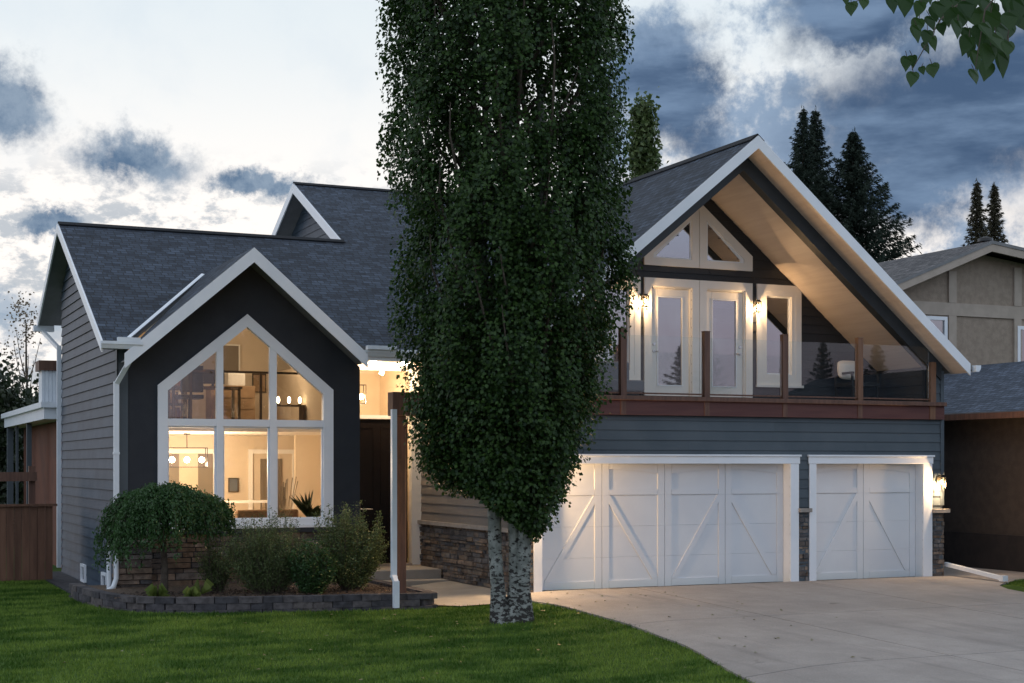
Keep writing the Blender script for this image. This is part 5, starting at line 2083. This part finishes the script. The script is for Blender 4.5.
# weeping standard shrub in front of the left end of the bay
WX, WY = 4.80, 24.35
WS = empty('weeping_shrub', (WX, WY, .03))
tag(WS, 'dark green umbrella-shaped weeping shrub on a single short trunk', 'shrub')
m_ = MB()
m_.tube([(WX, WY, .0), (WX + .02, WY, .45), (WX - .01, WY + .01, .9), (WX + .03, WY, 1.3)], [.075, .055, .05, .06], 10)
m_.build('trunk', M['bark_brown'], WS)
m_ = MB()
P, T_ = [], []
for k in range(760):
    a = RNG.uniform(0, 6.283)
    q_ = RNG.uniform(.12, 1) ** .75
    ex = 1.04 * q_ * (1 + .12 * math.sin(a * 3 + 1) + .08 * math.sin(a * 7))
    topz = 1.58 + .17 * (1 - q_) + RNG.normal() * .05
    drop = (.22 + .62 * q_ ** 1.6) * RNG.uniform(.55, 1.25)
    if math.cos(a) > .1:
        drop *= .72
    if math.cos(a) < -.5:
        drop *= 1.2
    pts = []
    for i in range(7):
        t_ = i / 6
        rr = ex * (1 - (1 - t_) ** 1.9)
        zz = 1.32 + (topz - 1.32) * math.sin(min(1, t_ * 2) * 1.57) - drop * max(0, t_ - .35) ** 1.5 * 1.9
        pts.append(Vector((WX + math.cos(a) * rr + RNG.normal() * .015, WY + math.sin(a) * rr * .85 + RNG.normal() * .015, max(.32, zz))))
    if k % 3 == 0:
        m_.tube(pts, [.007, .006, .005, .004, .004, .003, .002], 4)
    for i in range(6):
        n_ = 24
        t_ = RNG.uniform(0, 1, n_)[:, None]
        P.append(np.array(pts[i]) * (1 - t_) + np.array(pts[i + 1]) * t_ + RNG.normal(size=(n_, 3)) * .035)
        T_.append(np.tile(np.array(pts[i + 1] - pts[i]), (n_, 1)) + np.array([0, 0, -.02]))
m_.build('twigs', M['bark_brown'], WS)
P = np.concatenate(P)
T_ = np.concatenate(T_)
leaf_mesh('foliage', P, RNG.uniform(.04, .075, len(P)), M['leaf_shrub'], parent=WS, T=T_, jit=1.1, aspect=.5)

stem_shrub('flowering_shrub', (6.35, 23.75, .03), .80, .5, 1.22, 260, 40000, M['leaf_olive'], 'wispy olive-green shrub under the bay window, left of the dark mound', (.02, .038))
stem_shrub('dark_shrub', (6.98, 23.35, .03), .42, .35, .80, 120, 12000, M['leaf_shrub'], 'dark low mounded plant between the two wispy shrubs', (.03, .06))
stem_shrub('leafy_shrub', (7.75, 23.75, .03), .64, .45, 1.32, 190, 28000, M['leaf_olive'], 'taller leafy shrub beside the porch post', (.025, .05))
stem_shrub('dark_shrub', (5.65, 24.3, .03), .38, .3, .95, 70, 6000, M['leaf_olive'], 'thin tawny plant against the stone between the weeping shrub and the olive shrub', (.02, .04))


def hosta(c, s, label, group='small lime clumps in the planter', n=70):
    m_ = MB()
    for k in range(n):
        a = k * 2.4
        L = s * RNG.uniform(.7, 1.1)
        d = Vector((math.cos(a), math.sin(a), 0))
        sd = Vector((-d.y, d.x, 0)) * s * .032
        b0 = Vector(c)
        up_ = RNG.uniform(.3, 1.3)
        m1 = b0 + d * L * .45 + Vector((0, 0, L * up_))
        tp = b0 + d * L + Vector((0, 0, L * up_ * .6))
        m_.face([b0 - sd * .3, b0 + sd * .3, m1 + sd, tp, m1 - sd])
    o = m_.build('lime_plant', M['leaf_lime'], at=c)
    tag(o, label, 'plant', group)


hosta((4.55, 23.55, .045), .19, 'larger spiky lime clump in the planter, just left of the weeping shrub trunk')
hosta((5.02, 23.25, .045), .15, 'smaller spiky lime clump in the planter, just right of the weeping shrub trunk')
hosta((5.30, 23.9, .045), .24, 'thin lime and rust plant rising behind the two lime clumps', n=14)


# ------------------------------------------------------------------ background trees
def spruce(c, h, r, label, seed, mat='needle', group=None, dens=1.0, zlow=0.0, lean=0.0):
    rng = np.random.default_rng(seed)
    t = empty('spruce_tree', c)
    tag(t, label, 'tree', group)
    c = np.array(c, float)
    m_ = MB()
    m_.tube([(c[0], c[1], c[2]), (c[0] + lean * .5, c[1], c[2] + h * .5), (c[0] + lean, c[1], c[2] + h)], [h * .014, h * .009, .015], 8)
    m_.build('trunk', M['bark_brown'], t)
    P, T_, S_ = [], [], []
    nb = int(h * 15 * dens)
    for k in range(nb):
        f = zlow + (1 - zlow) * (k / nb)
        z = f * h
        a = k * 2.39996 + rng.uniform(-.4, .4)
        L = r * (1 - f) ** .95 * rng.uniform(.62, 1.12) + .10
        d = np.array([math.cos(a), math.sin(a), 0])
        sd = np.array([-d[1], d[0], 0])
        dr = .10 - .42 * (1 - f)
        n_ = int(24 + L * 95)
        t_ = rng.uniform(.05, 1, n_)
        base_ = c + np.array([lean * f, 0, z])
        side = rng.normal(size=n_) * .13 * L * (1.05 - t_) + rng.normal(size=n_) * .03
        pz = dr * L * t_ + .22 * L * t_ ** 2.5
        p = base_ + d * (t_ * L)[:, None] + sd * side[:, None] + np.array([0, 0, 1]) * (pz - np.abs(rng.normal(size=n_)) * .07 * (1 + L * .25))[:, None]
        P.append(p)
        T_.append(np.tile(d, (n_, 1)) * .8 + sd * np.sign(side)[:, None] * .6 + np.array([0, 0, -.45]))
        S_.append(rng.uniform(.16, .34, n_) * (.65 + .35 * (1 - f)))
    # leader
    n_ = 30
    zz = rng.uniform(h * .94, h * 1.01, n_)
    P.append(np.stack([np.full(n_, c[0] + lean), np.full(n_, c[1]), c[2] + zz], 1) + rng.normal(size=(n_, 3)) * .03)
    T_.append(np.tile([0, 0, 1.0], (n_, 1)))
    S_.append(np.full(n_, .16))
    leaf_mesh('foliage', np.concatenate(P), np.concatenate(S_), M[mat], parent=t, T=np.concatenate(T_), jit=.6, aspect=.17, rng=rng)
    return t


spruce((31.7, 45, -.2), 15.1, 4.2, 'leftmost of the dark spruces behind the garage gable, thin and pointed', 21, dens=1.7)
spruce((32.95, 46, -.2), 15.4, 4.4, 'middle pointed spruce of the group behind the garage gable', 22, dens=1.7)
spruce((33.9, 45, -.2), 14.5, 6.8, 'broad dark spruce at the right of the group behind the garage gable', 23, dens=2.8)
spruce((39.66, 45, -.2), 13.1, 2.3, 'slim brownish spruce above the neighbour roof, left of a pair', 24, 'needle_brown', None, .9, .45)
spruce((40.95, 45.5, -.2), 13.2, 2.5, 'slim brownish spruce above the neighbour roof, right of a pair', 25, 'needle_brown', None, .9, .45)


def leafy(name, c, h, r, label, seed, mat, n, ls, crown0=.2, trunk_r=.12, group=None, power=.5, blob=.25, cat='tree'):
    rng = np.random.default_rng(seed)
    t = empty(name, c)
    tag(t, label, cat, group)
    m_ = MB()
    m_.tube([c, (c[0] + .05, c[1], c[2] + h * .5), (c[0], c[1], c[2] + h * .93)], [trunk_r, trunk_r * .6, .015], 8)
    for k in range(16):
        z = c[2] + h * (crown0 + (.75 - crown0) * k / 16)
        a = k * 2.4
        rr = r * .75
        m_.tube([(c[0], c[1], z), (c[0] + math.cos(a) * rr * .6, c[1] + math.sin(a) * rr * .6, z + h * .10), (c[0] + math.cos(a) * rr, c[1] + math.sin(a) * rr, z + h * .2)], [trunk_r * .4, trunk_r * .2, .008], 5)
    m_.build('trunk', M['bark_brown'], t)
    nc_ = max(12, n // 60)
    P = []
    for i in range(nc_):
        f = rng.uniform(0, 1)
        z = h * (crown0 + (1 - crown0) * f)
        w_ = r * (math.sin(math.pi * min(1, f * .93 + .07)) ** power)
        a = rng.uniform(0, 6.283)
        q_ = rng.uniform(0, 1) ** .5 * w_
        P.append(np.array([c[0] + math.cos(a) * q_, c[1] + math.sin(a) * q_, c[2] + z]) + rng.normal(size=(60, 3)) * np.array([blob, blob, blob * 1.2]))
    P = np.concatenate(P)
    leaf_mesh('foliage', P, rng.uniform(ls * .7, ls * 1.3, len(P)), M[mat], parent=t, rng=rng, aspect=.8)
    return t


leafy('poplar_tree', (33.5, 60, -.2), 18.7, .48, 'slim columnar poplar far behind the garage roof', 31, 'leaf_olive', 9000, .22, .35, .15, None, .45, .25)
leafy('birch_tree', (5.5, 50, -.6), 7.9, .6, 'sparse half-bare birch beyond the back fence at far left', 32, 'leaf_dry', 900, .09, .25, .07, None, .5, .22)
for i, (x, y, h, r, lb) in enumerate(((3.9, 44, 4.9, 1.1, 'dark bushy tree at the far left edge behind the fence'), (4.9, 46, 4.3, 1.0, 'dark bushy tree below the sparse birch'),
                                      (5.9, 47, 4.5, 1.0, 'dark bushy tree just left of the rear porch chimney'), (2.0, 46, 5.6, 1.8, 'dark bushy tree partly cut by the left picture edge'))):
    leafy('background_tree', (x, y, -.6), h, r, lb, 40 + i, 'leaf_dark', 9000, .16, .05, .15, 'dark trees behind the left fence', .45, .35)
# a few trees across the street, seen only as reflections in the balcony glass
for i, (x, y, h, r) in enumerate(((44, -26, 9.5, 3.6), (50, -24, 9.5, 3.4), (56, -27, 10, 3.8), (62, -25, 9, 3.8))):
    spruce((x, y, -.5), h, r, ('spruce across the street mirrored in the balcony glass', 'spruce across the street nearest the mirrored one', 'broad spruce across the street to the left', 'tall spruce across the street to the right')[i], 60 + i)

fx = RNG.uniform(1.5, 13.5, 260)
fy_ = RNG.uniform(13.5, 22.3, 260)
kk = RNG.uniform(0, 1, 260) < np.exp(-((fx - 9.3) ** 2 + (fy_ - 19.5) ** 2) / 18) + .12
fx, fy_ = fx[kk], fy_[kk]
ong = fx < np.interp(fy_, dl_y, dl_x)
FL = np.stack([fx, fy_, hgt_np(fx, fy_) + np.where(ong, .05, .036)], 1)
o = leaf_mesh('fallen_leaves', FL, RNG.uniform(.04, .07, len(FL)), M['leaf_fallen'], T=np.stack([RNG.normal(size=len(FL)), RNG.normal(size=len(FL)), np.zeros(len(FL))], 1), jit=.2, NR=np.tile([0, 0, 1.0], (len(FL), 1)), nj=.2, aspect=.8)
tag(o, kind='stuff')

# ------------------------------------------------------------------ leaves hanging in at the top right
def cam_point(px_, py_, d):
    u = (px_ - 512) / 1503
    v = (465 - py_) / 1503
    return Vector((u * math.cos(R(24.2)) + math.sin(R(24.2)), -u * math.sin(R(24.2)) + math.cos(R(24.2)), v)) * d + Vector((0, 0, 2.12))


OB = empty('overhanging_branch', tuple(cam_point(1180, -330, 4.9)))
tag(OB, 'leafy twigs with heart-shaped leaves hanging in at the top right corner', 'branch')
tw = MB()
lv = MB()
rl = random.Random(4)


def heart(c, size, ang, tilt, turn):
    """heart leaf hanging with its tip down, gently cupped, stalk at the top"""
    out = [(0, -.02), (.16, -.09), (.34, -.03), (.43, .14), (.40, .34), (.29, .56), (.14, .78), (0, 1.02)]
    e = Euler((tilt, ang, turn), 'XYZ').to_matrix()
    P = lambda x, y: Vector(c) + e @ Vector((x * size, (abs(x) ** 1.5) * size * .35 - .05 * size * y, -y * size))
    k = len(lv.v)
    L_ = [P(x, y) for x, y in out]
    Rr_ = [P(-x, y) for x, y in out]
    mid = [P(0, y) for y in (.0, .1, .25, .45, .7)]
    lv.solid([tuple(a) for a in L_ + Rr_[1:-1][::-1]], [tuple(range(len(out) * 2 - 2))], 0, False)
    tw.tube([P(0, 0), P(0, -.25) + Vector((rl.uniform(-.01, .01), 0, .006))], [.0012, .001], 4)


twigs = [((1105, -230), (1000, -60), (905, -15), (848, 4), 4.7), ((1105, -230), (1010, -40), (940, 20), (912, 70), 4.6), ((1105, -230), (1040, -60), (985, 10), (975, 70), 4.5), ((1105, -230), (1060, -60), (1015, 0), (1003, 60), 4.7), ((1105, -230), (1050, -90), (960, -20), (935, 30), 4.8)]
for (a, b, c_, d_, D) in twigs:
    tw.tube([cam_point(*a, D + .25), cam_point(*b, D + .1), cam_point(*c_, D), cam_point(*d_, D)], [.008, .005, .0025, .0012], 6)
spots = [(852, 8, 16), (864, 3, 13), (847, -3, 14), (893, 3, 17), (907, 4, 21), (922, 8, 16), (919, 25, 17), (930, 22, 16), (938, 8, 18), (947, 18, 18), (916, 32, 18), (928, 36, 15), (933, 42, 15), (924, 47, 13), (906, 62, 15), (913, 60, 12), (914, 78, 16), (932, 70, 17), (922, 70, 9),
         (958, 28, 20), (965, 8, 20), (975, 18, 24), (984, 30, 20), (972, 48, 17), (978, 58, 20), (990, 55, 26), (1004, 62, 25), (973, 76, 17), (986, 40, 24), (1000, 32, 22), (995, 12, 24), (1012, 10, 26), (1020, 22, 26), (955, 4, 18), (1008, 48, 18), (985, 4, 24), (948, 2, 18), (1022, 2, 26), (940, 28, 13), (968, 34, 16), (893, -6, 14), (930, -8, 20), (1005, -8, 26), (980, -10, 26), (960, -12, 22), (962, 20, 22), (970, 2, 24), (996, 42, 24), (1008, 30, 24), (990, 22, 26), (980, 34, 22), (1015, -6, 28), (952, 14, 18), (925, -2, 18), (1000, 52, 22), (968, 44, 20), (1020, 8, 26), (935, 12, 16), (988, 70, 22), (1010, 20, 22)]
for (x, y, s_) in spots:
    D = rl.uniform(4.35, 4.85)
    heart(cam_point(x + rl.uniform(-1, 1), y - s_ * .35, D), s_ / 1503 * D * .98, rl.uniform(-.3, .3), rl.uniform(-.3, .3), rl.uniform(-.55, .55) - .42)
tw.build('twigs', M['bark_brown'], OB)
lv.build('foliage', M['leaf_near'], OB)
for o in list(SC.objects):
    if '_w' in o.keys():
        del o['_w']
